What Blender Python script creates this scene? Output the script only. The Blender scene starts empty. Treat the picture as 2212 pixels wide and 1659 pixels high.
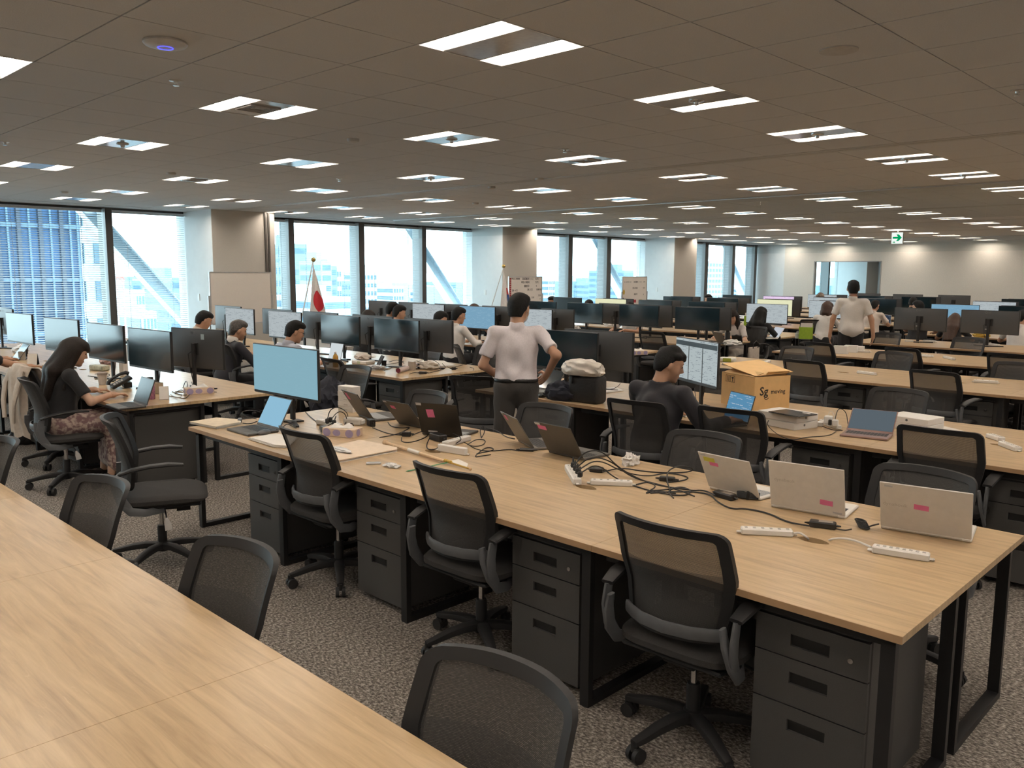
import bpy, bmesh, math, random
import numpy as np
from mathutils import Vector, Matrix, Euler

# ------------------------------------------------------------------ camera
FPX, PW, PH, HC = 1802.91, 2212.0, 1659.0, 1.80
YAW, PIT, ROLL = math.radians(45.8045), math.radians(-7.5748), math.radians(0.37315)
_f = Vector((math.sin(YAW) * math.cos(PIT), math.cos(YAW) * math.cos(PIT), math.sin(PIT)))
_r = Vector((math.cos(YAW), -math.sin(YAW), 0)); _u = _r.cross(_f)
CR = _r * math.cos(ROLL) + _u * math.sin(ROLL); CU = -_r * math.sin(ROLL) + _u * math.cos(ROLL); CF = _f
scene = bpy.context.scene
col = scene.collection
cd = bpy.data.cameras.new('camera'); cam = bpy.data.objects.new('camera', cd); col.objects.link(cam)
cd.sensor_fit = 'HORIZONTAL'; cd.sensor_width = 36.0; cd.lens = FPX * 36.0 / PW; cd.clip_end = 4000; cd.clip_start = 0.05
cam.matrix_world = Matrix(((CR.x, CU.x, -CF.x, 0), (CR.y, CU.y, -CF.y, 0), (CR.z, CU.z, -CF.z, HC), (0, 0, 0, 1)))
scene.camera = cam

# ------------------------------------------------------------------ sky, sun, exposure
LAMP = 41.0           # emission of the ceiling strips
world = bpy.data.worlds.new('sky'); scene.world = world; world.use_nodes = True
nt = world.node_tree; nt.nodes.clear()
wo = nt.nodes.new('ShaderNodeOutputWorld'); wb = nt.nodes.new('ShaderNodeBackground')
wb.inputs[0].default_value = (0.76, 0.93, 1.0, 1); wb.inputs[1].default_value = 8.0
nt.links.new(wb.outputs[0], wo.inputs[0])
sd = bpy.data.lights.new('sun', 'SUN'); sd.energy = 4.5; sd.angle = math.radians(6); sd.color = (1.0, 0.96, 0.9)
sun = bpy.data.objects.new('sun', sd); col.objects.link(sun); sun.rotation_euler = (math.radians(48), 0, math.radians(-25))
vs = scene.view_settings
vs.view_transform = 'Standard'; vs.look = 'None'; vs.gamma = 1.0; vs.use_curve_mapping = False; vs.exposure = 0.0
cy = scene.cycles
cy.max_bounces = 7; cy.diffuse_bounces = 5; cy.glossy_bounces = 3; cy.transparent_max_bounces = 10; cy.transmission_bounces = 4
cy.sample_clamp_indirect = 4.0; cy.caustics_reflective = False; cy.caustics_refractive = False

# ------------------------------------------------------------------ pixel helpers (photo frame 2212 x 1659)
def ray(x, y):
    return CR * ((x - PW / 2) / FPX) + CU * (-(y - PH / 2) / FPX) + CF
def at(x, y, z):
    d = ray(x, y); t = (z - HC) / d.z
    return Vector((d.x * t, d.y * t, z))
def on_x(x, y, X):
    d = ray(x, y); t = X / d.x
    return Vector((X, d.y * t, HC + d.z * t))
def on_y(x, y, Y):
    d = ray(x, y); t = Y / d.y
    return Vector((d.x * t, Y, HC + d.z * t))
def proj(p):
    v = Vector(p) - Vector((0, 0, HC)); w = v.dot(CF)
    return (PW / 2 + FPX * v.dot(CR) / w, PH / 2 - FPX * v.dot(CU) / w, w)

# ------------------------------------------------------------------ mesh helpers
class MB:
    """collects boxes, tubes, lathes in one bmesh"""
    def __init__(s): s.bm = bmesh.new()
    def box(s, c, d, rot=None, bev=0.0, seg=1):
        M = Matrix.Translation(Vector(c))
        if rot is not None:
            M = M @ (rot.to_matrix().to_4x4() if isinstance(rot, Euler) else rot.to_4x4())
        M = M @ Matrix.Diagonal((d[0], d[1], d[2], 1))
        r = bmesh.ops.create_cube(s.bm, size=1.0, matrix=M)
        if bev > 0:
            es = list({e for v in r['verts'] for e in v.link_edges})
            bmesh.ops.bevel(s.bm, geom=es, offset=bev, segments=seg, profile=0.5, affect='EDGES', clamp_overlap=True)
        return s
    def span(s, x0, x1, y0, y1, z0, z1, bev=0.0, seg=1):
        return s.box(((x0 + x1) / 2, (y0 + y1) / 2, (z0 + z1) / 2), (x1 - x0, y1 - y0, z1 - z0), None, bev, seg)
    def faces(s, vs_, fs):
        bv = [s.bm.verts.new(v) for v in vs_]
        for f in fs:
            try: s.bm.faces.new([bv[i] for i in f])
            except ValueError: pass
        return s
    def tube(s, pts, r, n=8, closed=False, flat=None, cap=True):
        """sweep a circle (or an ellipse: flat=(a,b,updir)) along pts; r float or list"""
        P = [Vector(p) for p in pts]; m = len(P)
        rr = r if isinstance(r, (list, tuple)) else [r] * m
        T = []
        for i in range(m):
            a = P[(i - 1) % m] if (closed or i > 0) else P[i]
            b = P[(i + 1) % m] if (closed or i < m - 1) else P[i]
            T.append((b - a).normalized())
        up = Vector(flat[2]) if flat else (Vector((0, 0, 1)) if abs(T[0].z) < 0.9 else Vector((1, 0, 0)))
        nrm = (up - T[0] * up.dot(T[0])).normalized()
        rings = []
        for i in range(m):
            nrm = (nrm - T[i] * nrm.dot(T[i]))
            nrm = nrm.normalized() if nrm.length > 1e-6 else T[i].orthogonal().normalized()
            if flat:
                q = Vector(flat[2]); q = q - T[i] * q.dot(T[i])
                if q.length > 1e-4: nrm = q.normalized()
            bi = T[i].cross(nrm)
            ring = []
            for k in range(n):
                a = 2 * math.pi * (k + .5) / n
                if flat:
                    ca, sa = math.cos(a), math.sin(a)
                    if len(flat) > 3:
                        ca = math.copysign(abs(ca) ** flat[3], ca); sa = math.copysign(abs(sa) ** flat[3], sa)
                    o = nrm * (flat[0] * ca * rr[i]) + bi * (flat[1] * sa * rr[i])
                else:
                    o = (nrm * math.cos(a) + bi * math.sin(a)) * rr[i]
                ring.append(s.bm.verts.new(P[i] + o))
            rings.append(ring)
        for i in range(m if closed else m - 1):
            A, B = rings[i], rings[(i + 1) % m]
            for k in range(n):
                s.bm.faces.new((A[k], A[(k + 1) % n], B[(k + 1) % n], B[k]))
        if cap and not closed:
            s.bm.faces.new(rings[0][::-1]); s.bm.faces.new(rings[-1])
        return s
    def lathe(s, prof, n=16, M=None, cap=True):
        M = M or Matrix.Identity(4); rings = []
        for (r, z) in prof:
            rings.append([s.bm.verts.new(M @ Vector((r * math.cos(2 * math.pi * k / n), r * math.sin(2 * math.pi * k / n), z))) for k in range(n)])
        for A, B in zip(rings, rings[1:]):
            for k in range(n): s.bm.faces.new((A[k], A[(k + 1) % n], B[(k + 1) % n], B[k]))
        if cap:
            s.bm.faces.new(rings[0][::-1]); s.bm.faces.new(rings[-1])
        return s
    def cyl(s, a, b, r, n=12, r2=None):
        return s.tube([a, b], [r, r if r2 is None else r2], n)
    def ball(s, c, r, sc=(1, 1, 1), u=14, v=9):
        M = Matrix.Translation(Vector(c)) @ Matrix.Diagonal((sc[0], sc[1], sc[2], 1))
        bmesh.ops.create_uvsphere(s.bm, u_segments=u, v_segments=v, radius=r, matrix=M); return s
    def prism(s, pts, z0, z1, M=None):
        M = M or Matrix.Identity(4); n = len(pts)
        a = [s.bm.verts.new(M @ Vector((x, y, z0))) for x, y in pts]; b = [s.bm.verts.new(M @ Vector((x, y, z1))) for x, y in pts]
        for k in range(n): s.bm.faces.new((a[k], a[(k + 1) % n], b[(k + 1) % n], b[k]))
        s.bm.faces.new(a[::-1]); s.bm.faces.new(b); return s
    def sheet(s, F, nu, nv, th=0.0):
        """grid surface F(u,v)->Vector, thickness th along the normal by solidify-like offset"""
        g = [[F(i / nu, j / nv) for j in range(nv + 1)] for i in range(nu + 1)]
        def nor(i, j):
            a = g[min(i + 1, nu)][j] - g[max(i - 1, 0)][j]; b = g[i][min(j + 1, nv)] - g[i][max(j - 1, 0)]
            n_ = a.cross(b); return n_.normalized() if n_.length > 1e-9 else Vector((0, 0, 1))
        if th == 0:
            V = [[s.bm.verts.new(g[i][j]) for j in range(nv + 1)] for i in range(nu + 1)]
            for i in range(nu):
                for j in range(nv): s.bm.faces.new((V[i][j], V[i + 1][j], V[i + 1][j + 1], V[i][j + 1]))
            return s
        A = [[s.bm.verts.new(g[i][j] + nor(i, j) * th / 2) for j in range(nv + 1)] for i in range(nu + 1)]
        B = [[s.bm.verts.new(g[i][j] - nor(i, j) * th / 2) for j in range(nv + 1)] for i in range(nu + 1)]
        for i in range(nu):
            for j in range(nv):
                s.bm.faces.new((A[i][j], A[i + 1][j], A[i + 1][j + 1], A[i][j + 1])); s.bm.faces.new((B[i][j], B[i][j + 1], B[i + 1][j + 1], B[i + 1][j]))
        for i in range(nu):
            s.bm.faces.new((A[i][0], B[i][0], B[i + 1][0], A[i + 1][0])); s.bm.faces.new((A[i][nv], A[i + 1][nv], B[i + 1][nv], B[i][nv]))
        for j in range(nv):
            s.bm.faces.new((A[0][j], A[0][j + 1], B[0][j + 1], B[0][j])); s.bm.faces.new((A[nu][j], B[nu][j], B[nu][j + 1], A[nu][j + 1]))
        return s
    def mesh(s, name, mat, smooth=False):
        me = bpy.data.meshes.new(name); bmesh.ops.recalc_face_normals(s.bm, faces=s.bm.faces)
        s.bm.to_mesh(me); s.bm.free()
        if mat is not None: me.materials.append(mat)
        if smooth:
            me.polygons.foreach_set('use_smooth', [True] * len(me.polygons))
            if smooth != 'all':
                try: me.set_sharp_from_angle(angle=math.radians(38))
                except Exception: pass
        return me
    def build(s, name, mat, parent=None, smooth=False):
        return link(name, s.mesh(name, mat, smooth), parent)
def link(name, me, parent=None):
    o = bpy.data.objects.new(name, me); col.objects.link(o)
    if parent is not None: o.parent = parent
    return o
def tag(o, label=None, cat=None, group=None, kind=None):
    if label: o['label'] = label
    if cat: o['category'] = cat
    if group: o['group'] = group
    if kind: o['kind'] = kind
    return o
def thing(name, label, cat, loc=(0, 0, 0), rz=0.0, group=None):
    o = bpy.data.objects.new(name, None); col.objects.link(o); o.empty_display_size = .1
    o.location = loc; o.rotation_euler = (0, 0, rz)
    return tag(o, label, cat, group)
KIDS = {}
def copy_tree(o, loc=None, rz=None, label=None, group=None, skip=()):
    def cp(src, par):
        c = src.copy(); col.objects.link(c); c.parent = par
        for ch in KID(src):
            if ch.name.split('.')[0] not in skip: cp(ch, c)
        return c
    c = cp(o, None)
    if loc is not None: c.location = loc
    if rz is not None: c.rotation_euler = (0, 0, rz)
    if label: c['label'] = label
    if group: c['group'] = group
    return c
def KID(o):
    k = o.name
    if k not in KIDS: KIDS[k] = list(o.children)
    return KIDS[k]
ORD = ['first', 'second', 'third', 'fourth', 'fifth', 'sixth', 'seventh', 'eighth', 'ninth', 'tenth', 'eleventh', 'twelfth', 'thirteenth', 'fourteenth', 'fifteenth', 'sixteenth', 'seventeenth', 'eighteenth', 'nineteenth', 'twentieth']
rnd = random.Random(7)

# ------------------------------------------------------------------ materials
def srgb(r, g, b):
    f = lambda c: (c / 255 / 12.92) if c / 255 <= 0.04045 else ((c / 255 + 0.055) / 1.055) ** 2.4
    return (f(r), f(g), f(b))
MATS = {}
def new_mat(name):
    m = bpy.data.materials.new(name); m.use_nodes = True; n = m.node_tree
    return m, n, n.nodes['Principled BSDF']
def mat(name, c, rough=.5, metal=0.0, noise=0.06, scale=30.0, bump=0.0, spec=0.5, alpha=None, coord='Object', stretch=None, sheen=0.0):
    """procedural principled: base colour varied by a little noise"""
    if name in MATS: return MATS[name]
    m, n, b = new_mat(name)
    b.inputs['Roughness'].default_value = rough; b.inputs['Metallic'].default_value = metal
    b.inputs['Specular IOR Level'].default_value = spec
    if sheen: b.inputs['Sheen Weight'].default_value = sheen
    tc = n.nodes.new('ShaderNodeTexCoord'); mp = n.nodes.new('ShaderNodeMapping'); nz = n.nodes.new('ShaderNodeTexNoise')
    if stretch: mp.inputs['Scale'].default_value = stretch
    nz.inputs['Scale'].default_value = scale; nz.inputs['Detail'].default_value = 3
    n.links.new(tc.outputs[coord], mp.inputs[0]); n.links.new(mp.outputs[0], nz.inputs['Vector'])
    rp = n.nodes.new('ShaderNodeValToRGB')
    rp.color_ramp.elements[0].position = .3; rp.color_ramp.elements[1].position = .7
    rp.color_ramp.elements[0].color = tuple(x * (1 - noise) for x in c) + (1,); rp.color_ramp.elements[1].color = tuple(min(1, x * (1 + noise)) for x in c) + (1,)
    n.links.new(nz.outputs['Fac'], rp.inputs[0]); n.links.new(rp.outputs[0], b.inputs['Base Color'])
    if bump:
        bp = n.nodes.new('ShaderNodeBump'); bp.inputs['Strength'].default_value = bump; bp.inputs['Distance'].default_value = .01
        n.links.new(nz.outputs['Fac'], bp.inputs['Height']); n.links.new(bp.outputs[0], b.inputs['Normal'])
    if alpha is not None: b.inputs['Alpha'].default_value = alpha
    MATS[name] = m; return m
def emit(name, c, strength):
    if name in MATS: return MATS[name]
    m = bpy.data.materials.new(name); m.use_nodes = True; n = m.node_tree; n.nodes.clear()
    o = n.nodes.new('ShaderNodeOutputMaterial'); e = n.nodes.new('ShaderNodeEmission')
    e.inputs[0].default_value = tuple(c) + (1,); e.inputs[1].default_value = strength
    n.links.new(e.outputs[0], o.inputs[0]); MATS[name] = m; return m
def wood_mat():
    m, n, b = new_mat('oak_laminate')
    g = n.nodes.new('ShaderNodeNewGeometry'); mp = n.nodes.new('ShaderNodeMapping'); mp.inputs['Scale'].default_value = (16, 1.1, 1)
    nz = n.nodes.new('ShaderNodeTexNoise'); nz.inputs['Scale'].default_value = 2.2; nz.inputs['Detail'].default_value = 6; nz.inputs['Roughness'].default_value = .62; nz.inputs['Distortion'].default_value = .5
    n.links.new(g.outputs['Position'], mp.inputs[0]); n.links.new(mp.outputs[0], nz.inputs['Vector'])
    rp = n.nodes.new('ShaderNodeValToRGB'); cr = rp.color_ramp
    cr.elements[0].position = .28; cr.elements[0].color = (.40, .275, .155, 1); cr.elements[1].position = .72; cr.elements[1].color = (.65, .475, .285, 1)
    e = cr.elements.new(.5); e.color = (.545, .387, .222, 1)
    n.links.new(nz.outputs['Fac'], rp.inputs[0])
    # pale flecks
    mp2 = n.nodes.new('ShaderNodeMapping'); mp2.inputs['Scale'].default_value = (30, 7, 1); n.links.new(g.outputs['Position'], mp2.inputs[0])
    n2 = n.nodes.new('ShaderNodeTexNoise'); n2.inputs['Scale'].default_value = 1.6; n2.inputs['Detail'].default_value = 4; n2.inputs['Distortion'].default_value = 1.2; n.links.new(mp2.outputs[0], n2.inputs['Vector'])
    r2 = n.nodes.new('ShaderNodeValToRGB'); r2.color_ramp.elements[0].position = .70; r2.color_ramp.elements[1].position = .76
    r2.color_ramp.elements[0].color = (0, 0, 0, 1); r2.color_ramp.elements[1].color = (.35, .35, .35, 1); n.links.new(n2.outputs['Fac'], r2.inputs[0])
    mx = n.nodes.new('ShaderNodeMixRGB'); mx.inputs[2].default_value = (.72, .56, .38, 1); n.links.new(r2.outputs[0], mx.inputs[0]); n.links.new(rp.outputs[0], mx.inputs[1])
    n.links.new(mx.outputs[0], b.inputs['Base Color'])
    b.inputs['Roughness'].default_value = .29; b.inputs['Specular IOR Level'].default_value = .55
    return m
def carpet_mat():
    m, n, b = new_mat('loop_carpet')
    g = n.nodes.new('ShaderNodeNewGeometry'); nz = n.nodes.new('ShaderNodeTexNoise'); nz.inputs['Scale'].default_value = 95; nz.inputs['Detail'].default_value = 4; nz.inputs['Roughness'].default_value = .7
    mp = n.nodes.new('ShaderNodeMapping'); mp.inputs['Scale'].default_value = (1, .55, 1); n.links.new(g.outputs['Position'], mp.inputs[0]); n.links.new(mp.outputs[0], nz.inputs['Vector'])
    rp = n.nodes.new('ShaderNodeValToRGB'); cr = rp.color_ramp
    cr.elements[0].position = .36; cr.elements[0].color = (.065, .058, .052, 1); cr.elements[1].position = .66; cr.elements[1].color = (.52, .47, .42, 1)
    e = cr.elements.new(.5); e.color = (.20, .176, .152, 1)
    n.links.new(nz.outputs['Fac'], rp.inputs[0]); n.links.new(rp.outputs[0], b.inputs['Base Color'])
    bp = n.nodes.new('ShaderNodeBump'); bp.inputs['Strength'].default_value = .8; bp.inputs['Distance'].default_value = .01
    n.links.new(nz.outputs['Fac'], bp.inputs['Height']); n.links.new(bp.outputs[0], b.inputs['Normal'])
    b.inputs['Roughness'].default_value = .95; b.inputs['Specular IOR Level'].default_value = .1
    return m
def mesh_mat(name, c, cover):
    """woven chair mesh: a fine grid of threads with real holes (transparent) between them"""
    m = bpy.data.materials.new(name); m.use_nodes = True; n = m.node_tree; b = n.nodes['Principled BSDF']; o = n.nodes['Material Output']
    b.inputs['Base Color'].default_value = tuple(c) + (1,); b.inputs['Roughness'].default_value = .6
    tc = n.nodes.new('ShaderNodeTexCoord'); mp = n.nodes.new('ShaderNodeMapping'); mp.inputs['Scale'].default_value = (0, 1, 1)
    n.links.new(tc.outputs['Object'], mp.inputs[0])
    w = n.nodes.new('ShaderNodeTexWave'); w.wave_type = 'BANDS'; w.bands_direction = 'Y'; w.inputs['Scale'].default_value = 130; n.links.new(mp.outputs[0], w.inputs[0])
    w2 = n.nodes.new('ShaderNodeTexWave'); w2.wave_type = 'BANDS'; w2.bands_direction = 'Z'; w2.inputs['Scale'].default_value = 90; n.links.new(mp.outputs[0], w2.inputs[0])
    mx = n.nodes.new('ShaderNodeMath'); mx.operation = 'MULTIPLY'; n.links.new(w.outputs['Fac'], mx.inputs[0]); n.links.new(w2.outputs['Fac'], mx.inputs[1])
    mr = n.nodes.new('ShaderNodeMapRange'); mr.inputs['From Min'].default_value = .1; mr.inputs['From Max'].default_value = .6
    mr.inputs['To Min'].default_value = min(1, cover + .25); mr.inputs['To Max'].default_value = max(0, cover - .3); n.links.new(mx.outputs[0], mr.inputs[0])
    tr = n.nodes.new('ShaderNodeBsdfTransparent'); ms = n.nodes.new('ShaderNodeMixShader')
    n.links.new(mr.outputs[0], ms.inputs[0]); n.links.new(tr.outputs[0], ms.inputs[1]); n.links.new(b.outputs[0], ms.inputs[2]); n.links.new(ms.outputs[0], o.inputs[0])
    return m
def glass_mat(name, tint, refl=.06, rough=0.0):
    m = bpy.data.materials.new(name); m.use_nodes = True; n = m.node_tree; n.nodes.clear()
    o = n.nodes.new('ShaderNodeOutputMaterial'); t = n.nodes.new('ShaderNodeBsdfTransparent'); g = n.nodes.new('ShaderNodeBsdfGlossy'); ms = n.nodes.new('ShaderNodeMixShader')
    t.inputs[0].default_value = tuple(tint) + (1,); g.inputs['Roughness'].default_value = rough
    lw = n.nodes.new('ShaderNodeLayerWeight'); lw.inputs[0].default_value = refl; mr = n.nodes.new('ShaderNodeMath'); mr.operation = 'MULTIPLY'; mr.inputs[1].default_value = .8
    n.links.new(lw.outputs['Fresnel'], mr.inputs[0]); n.links.new(mr.outputs[0], ms.inputs[0])
    n.links.new(t.outputs[0], ms.inputs[1]); n.links.new(g.outputs[0], ms.inputs[2]); n.links.new(ms.outputs[0], o.inputs[0])
    return m
WOOD = wood_mat(); CARPET = carpet_mat()
EDGE = mat('desk_edge_band', (.40, .25, .135), .45, noise=.12, scale=8, coord='Object')
BLACK = mat('black_powder_steel', (.012, .012, .013), .45)
PLASTIC = mat('black_plastic', (.021, .021, .022), .5, spec=.3)
GREYPL = mat('grey_plastic', (.10, .104, .11), .45)
FABRIC = mat('black_seat_fabric', (.030, .028, .027), .9, noise=.25, scale=350, bump=.3)
CAB = mat('charcoal_cabinet_paint', (.062, .060, .058), .5, noise=.08, scale=300, bump=.1)
CABIN = mat('black_recess', (.008, .008, .008), .5)
CHROME = mat('chrome', (.7, .7, .7), .2, 1.0)
MESH_UP = mesh_mat('woven_back_mesh', (.036, .034, .032), .76)
MESH_LOW = mesh_mat('dense_back_mesh', (.038, .036, .035), .995)
TILE = mat('ceiling_tile_mineral', (.60, .60, .60), .9, noise=.05, scale=160, bump=.12)
WHITEW = mat('white_wall_paint', (.74, .755, .75), .7, noise=.02, scale=6)
BEIGE = mat('beige_column_panel', (.50, .46, .41), .6, noise=.03, scale=60)
BEIGEW = mat('beige_textured_wallpaper', (.70, .65, .58), .8, noise=.04, scale=40, bump=.1)
WHITEPL = mat('white_plastic', (.78, .77, .74), .35, noise=.02)
PAPER = mat('white_paper', (.80, .76, .70), .8, noise=.02)
# ================================================================== the room
X0R, X1R, Y0R, Y1R, HCL = -4.0, 31.92, -6.5, 17.2, 3.0
ROOM2 = 42.0
def struct(o): return tag(o, kind='structure')
struct(MB().span(X0R - .3, ROOM2 + .3, Y0R - .3, Y1R + .6, -.30, 0).build('floor', CARPET))
ceiling = struct(MB().span(X0R - .3, ROOM2 + .3, Y0R - .3, Y1R + .6, 3.062, 3.32).build('ceiling', mat('ceiling_void', (.055, .05, .045), .9)))
struct(MB().span(X0R - .3, X0R, Y0R, Y1R + .3, 0, 3.07).build('wall_near', WHITEW))
struct(MB().span(X0R, ROOM2, Y0R - .3, Y0R, 0, 3.07).build('wall_right', WHITEW))

# --- grid of ceiling tiles with slots; light fixtures take the place of tiles
TS = .64
XL = []                                        # left edges of tile columns
x = 4.24 - TS * 13
while x < 8.08 - .01: XL.append(round(x, 3)); x += TS
SLOTS = []
s = 8.08
while s < X1R:
    SLOTS.append(s); s += .20
    for k in range(6):
        if s + TS < X1R + .4: XL.append(round(s + TS * k, 3))
    s += TS * 6
YL = [round(1.683 + TS * k, 3) for k in range(-13, 23)]
LXC = [4.24 - TS * 7.5 - 1.92, 4.24 - TS * 7.5, 4.24 - TS * 4.5, 4.24 - TS * 1.5, 4.24 + TS * 1.5, 4.24 + TS * 4.5]
for s in SLOTS:
    for k in (1.5, 4.5):
        if s + .2 + TS * k < X1R - .3: LXC.append(s + .2 + TS * k)
LYC = [1.683 + TS * (k + .5) for k in (-10, -6, -2, 2, 6, 10, 14, 18, 21)]
lit = {(round(X - TS / 2, 2), round(Y - TS / 2, 2)) for X in LXC for Y in LYC}
tb = MB(); tb.span(-TS / 2 + .0045, TS / 2 - .0045, -TS / 2 + .0035, TS / 2 - .0035, 0, .015)
tile_me = tb.mesh('ceiling_tile', TILE)
cand = []
for X in XL:
    for Y in YL:
        if (round(X, 2), round(Y, 2)) in lit: continue
        cx_, cy_ = X + TS / 2, Y + TS / 2
        v = Vector((cx_, cy_, 3.0 - HC)); w = v.dot(CF); vis = 0.0
        if w > .5:
            px, py, _ = proj((cx_, cy_, 3.0))
            if -150 < px < 2362 and -150 < py < 700: vis = 1.2 * (FPX / w) ** 2 / w
        cand.append((vis, cx_, cy_))
cand.sort(key=lambda t: -t[0])
for vis, cx_, cy_ in cand[:300]:
    o = link('ceiling_tile', tile_me, ceiling); o.location = (cx_, cy_, 3.0)
rest = MB()
for vis, cx_, cy_ in cand[300:]:
    rest.span(cx_ - TS / 2 + .0045, cx_ + TS / 2 - .0045, cy_ - TS / 2 + .0035, cy_ + TS / 2 - .0035, 3.0, 3.015)
tag(rest.build('ceiling_tile_field', TILE, ceiling), kind='stuff')
RAIL = mat('grey_ceiling_rail', (.46, .45, .43), .5)
for s in SLOTS:                                 # linear slot: two rails with a gap between
    MB().span(s + .005, s + .09, Y0R, 16.4, 2.998, 3.016).build('slot_rail', RAIL, ceiling)
    MB().span(s + .11, s + .195, Y0R, 16.4, 2.998, 3.016).build('slot_rail', RAIL, ceiling)
MB().span(X0R, ROOM2, YL[-1] + TS, Y1R + .2, 2.995, 3.015).build('perimeter_board', mat('perimeter_board_paint', (.66, .66, .65), .75), ceiling)

# --- recessed twin-strip light fixtures
LEDM = emit('led_strip', (1.0, .885, .76), LAMP)
REFL = mat('white_reflector', (.82, .79, .75), .35)
PANEL = mat('glossy_white_panel', (.50, .50, .49), .12, spec=.6)
FX = {}
def fixture_proto():
    t = thing('ceiling_light', 'x', 'ceiling light')
    h = MB(); h.span(-.315, .315, -.315, .315, .045, .05)
    for sx in (-1, 1): h.span(sx * .315 - .004, sx * .315 + .004, -.318, .318, 0, .05)
    for sy in (-1, 1): h.span(-.318, .318, sy * .314 - .004, sy * .314 + .004, 0, .05)
    h.build('housing', REFL, t)
    for sx in (-1, 1):
        e = MB(); c_ = sx * .225
        e.span(c_ - .056, c_ + .056, -.282, .282, .044, .049)
        e.build('light_strip', LEDM, t)
        r = MB(); Ti = [(c_ - .056, -.282), (c_ + .056, -.282), (c_ + .056, .282), (c_ - .056, .282)]; To = [(c_ - .086, -.309), (c_ + .086, -.309), (c_ + .086, .309), (c_ - .086, .309)]
        r.faces([(x_, y_, .0435) for x_, y_ in Ti] + [(x_, y_, .002) for x_, y_ in To], [(k, (k + 1) % 4, 4 + (k + 1) % 4, 4 + k) for k in range(4)])
        r.build('trough_reflector', REFL, t)
    MB().span(-.136, .136, -.308, .308, .004, .012).build('centre_panel', PANEL, t)
    return t
fx0 = fixture_proto(); first = True; LOOK = {}
for i, X in enumerate(LXC):
    for j, Y in enumerate(LYC):
        lab = 'recessed twin-strip ceiling light, %s from the windows in the %s line from the near wall' % (ORD[len(LYC) - 1 - j], ORD[i])
        o = fx0 if first else copy_tree(fx0)
        first = False
        o.location = (X, Y, 2.998); o['label'] = lab; o['group'] = 'twin-strip ceiling lights'
        LOOK[(i, j)] = o
# small fittings in the centre panels of near fixtures (sensor domes, air vents)
def near_fx(px, py):
    p = at(px, py, 3.0); return min(LOOK.values(), key=lambda o: (o.location.x - p.x) ** 2 + (o.location.y - p.y) ** 2)
for px, py in ((1505, 215), (978, 301), (275, 308), (1767, 291), (934, 389), (1950, 344), (2079, 378)):
    f = near_fx(px, py)
    b = MB(); b.lathe([(.055, .004), (.055, -.004), (.045, -.008), (.02, -.012), (.018, -.03), (.005, -.034)], 16); b.build('sprinkler_rosette', CHROME if px != 275 else PANEL, f, True)
VENT = mat('vent_grey', (.33, .31, .29), .5)
for px, py in ((567, 231), (1265, 350), (428, 390), (1485, 385)):
    f = near_fx(px, py)
    for k in range(4):
        r = .118 - k * .027; b = MB()
        for sx in (-1, 1): b.span(sx * r - .004, sx * r + .004, -r, r, -.006 + k * .002, .004)
        for sy in (-1, 1): b.span(-r, r, sy * r - .004, sy * r + .004, -.006 + k * .002, .004)
        b.build('vent_ring', VENT, f)
# wireless access point, smoke detectors, sprinklers
p = at(357, 96, 2.985)
t = thing('wifi_access_point', 'round white wireless access point with a blue light ring on ceiling', 'access point', (p.x, p.y, 3.0))
MB().lathe([(.02, 0), (.11, -.002), (.112, -.012), (.10, -.024), (.06, -.031), (.001, -.033)], 32).build('shell', mat('ap_shell', (.62, .61, .60), .4), t, True)
b = MB(); b.tube([(.038 * math.cos(a), .038 * math.sin(a), -.0335) for a in [k * math.pi / 10 for k in range(20)]], .003, 6, True); b.build('status_ring', emit('ap_blue', (.12, .12, 1.0), 1.6), t)
DET = mat('detector_plastic', (.55, .53, .50), .5)
for k, (px, py, big, where) in enumerate(((380, 174, 0, 'beside the access point'), (763, 300, 1, 'left of the second light line'), (1812, 108, 2, 'alone at upper right'), (2198, 195, 0, 'at the right picture edge'),
        (1220, 322, 0, 'right of the centre lights'), (1165, 385, 1, 'at mid ceiling before the slot'), (733, 386, 0, 'between left and centre lights'), (370, 373, 1, 'at left above the suited man'), (10, 306, 0, 'at the left picture edge'), (1062, 403, 1, 'behind the slot at centre'), (1643, 397, 0, 'between the two right slots'), (139, 414, 1, 'near the blue tower window'), (1027, 438, 1, 'by the flag column'))):
    q = at(px, py, 3.0)
    t = thing('smoke_detector' if big else 'sprinkler_head', ('round ceiling detector ' if big == 1 else 'large flush round ceiling speaker ' if big else 'small metal sprinkler head ') + where, 'ceiling fitting', (q.x, q.y, 3.0))
    if big == 2: MB().lathe([(.10, .002), (.10, -.006), (.07, -.010), (.02, -.012)], 24).build('cover', mat('speaker_cover', (.50, .485, .465), .7), t, True)
    elif big: MB().lathe([(.055, .001), (.055, -.016), (.048, -.026), (.02, -.034), (.001, -.035)], 20).build('cover', DET, t, True)
    else:
        MB().lathe([(.042, .001), (.042, -.004), (.014, -.008), (.012, -.02)], 14).build('rosette', mat('sprinkler_metal', (.6, .58, .55), .3, .8), t, True)
        MB().lathe([(.004, -.020), (.004, -.030), (.020, -.031), (.020, -.033), (.002, -.034)], 10).build('deflector', CHROME, t, True)

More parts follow.
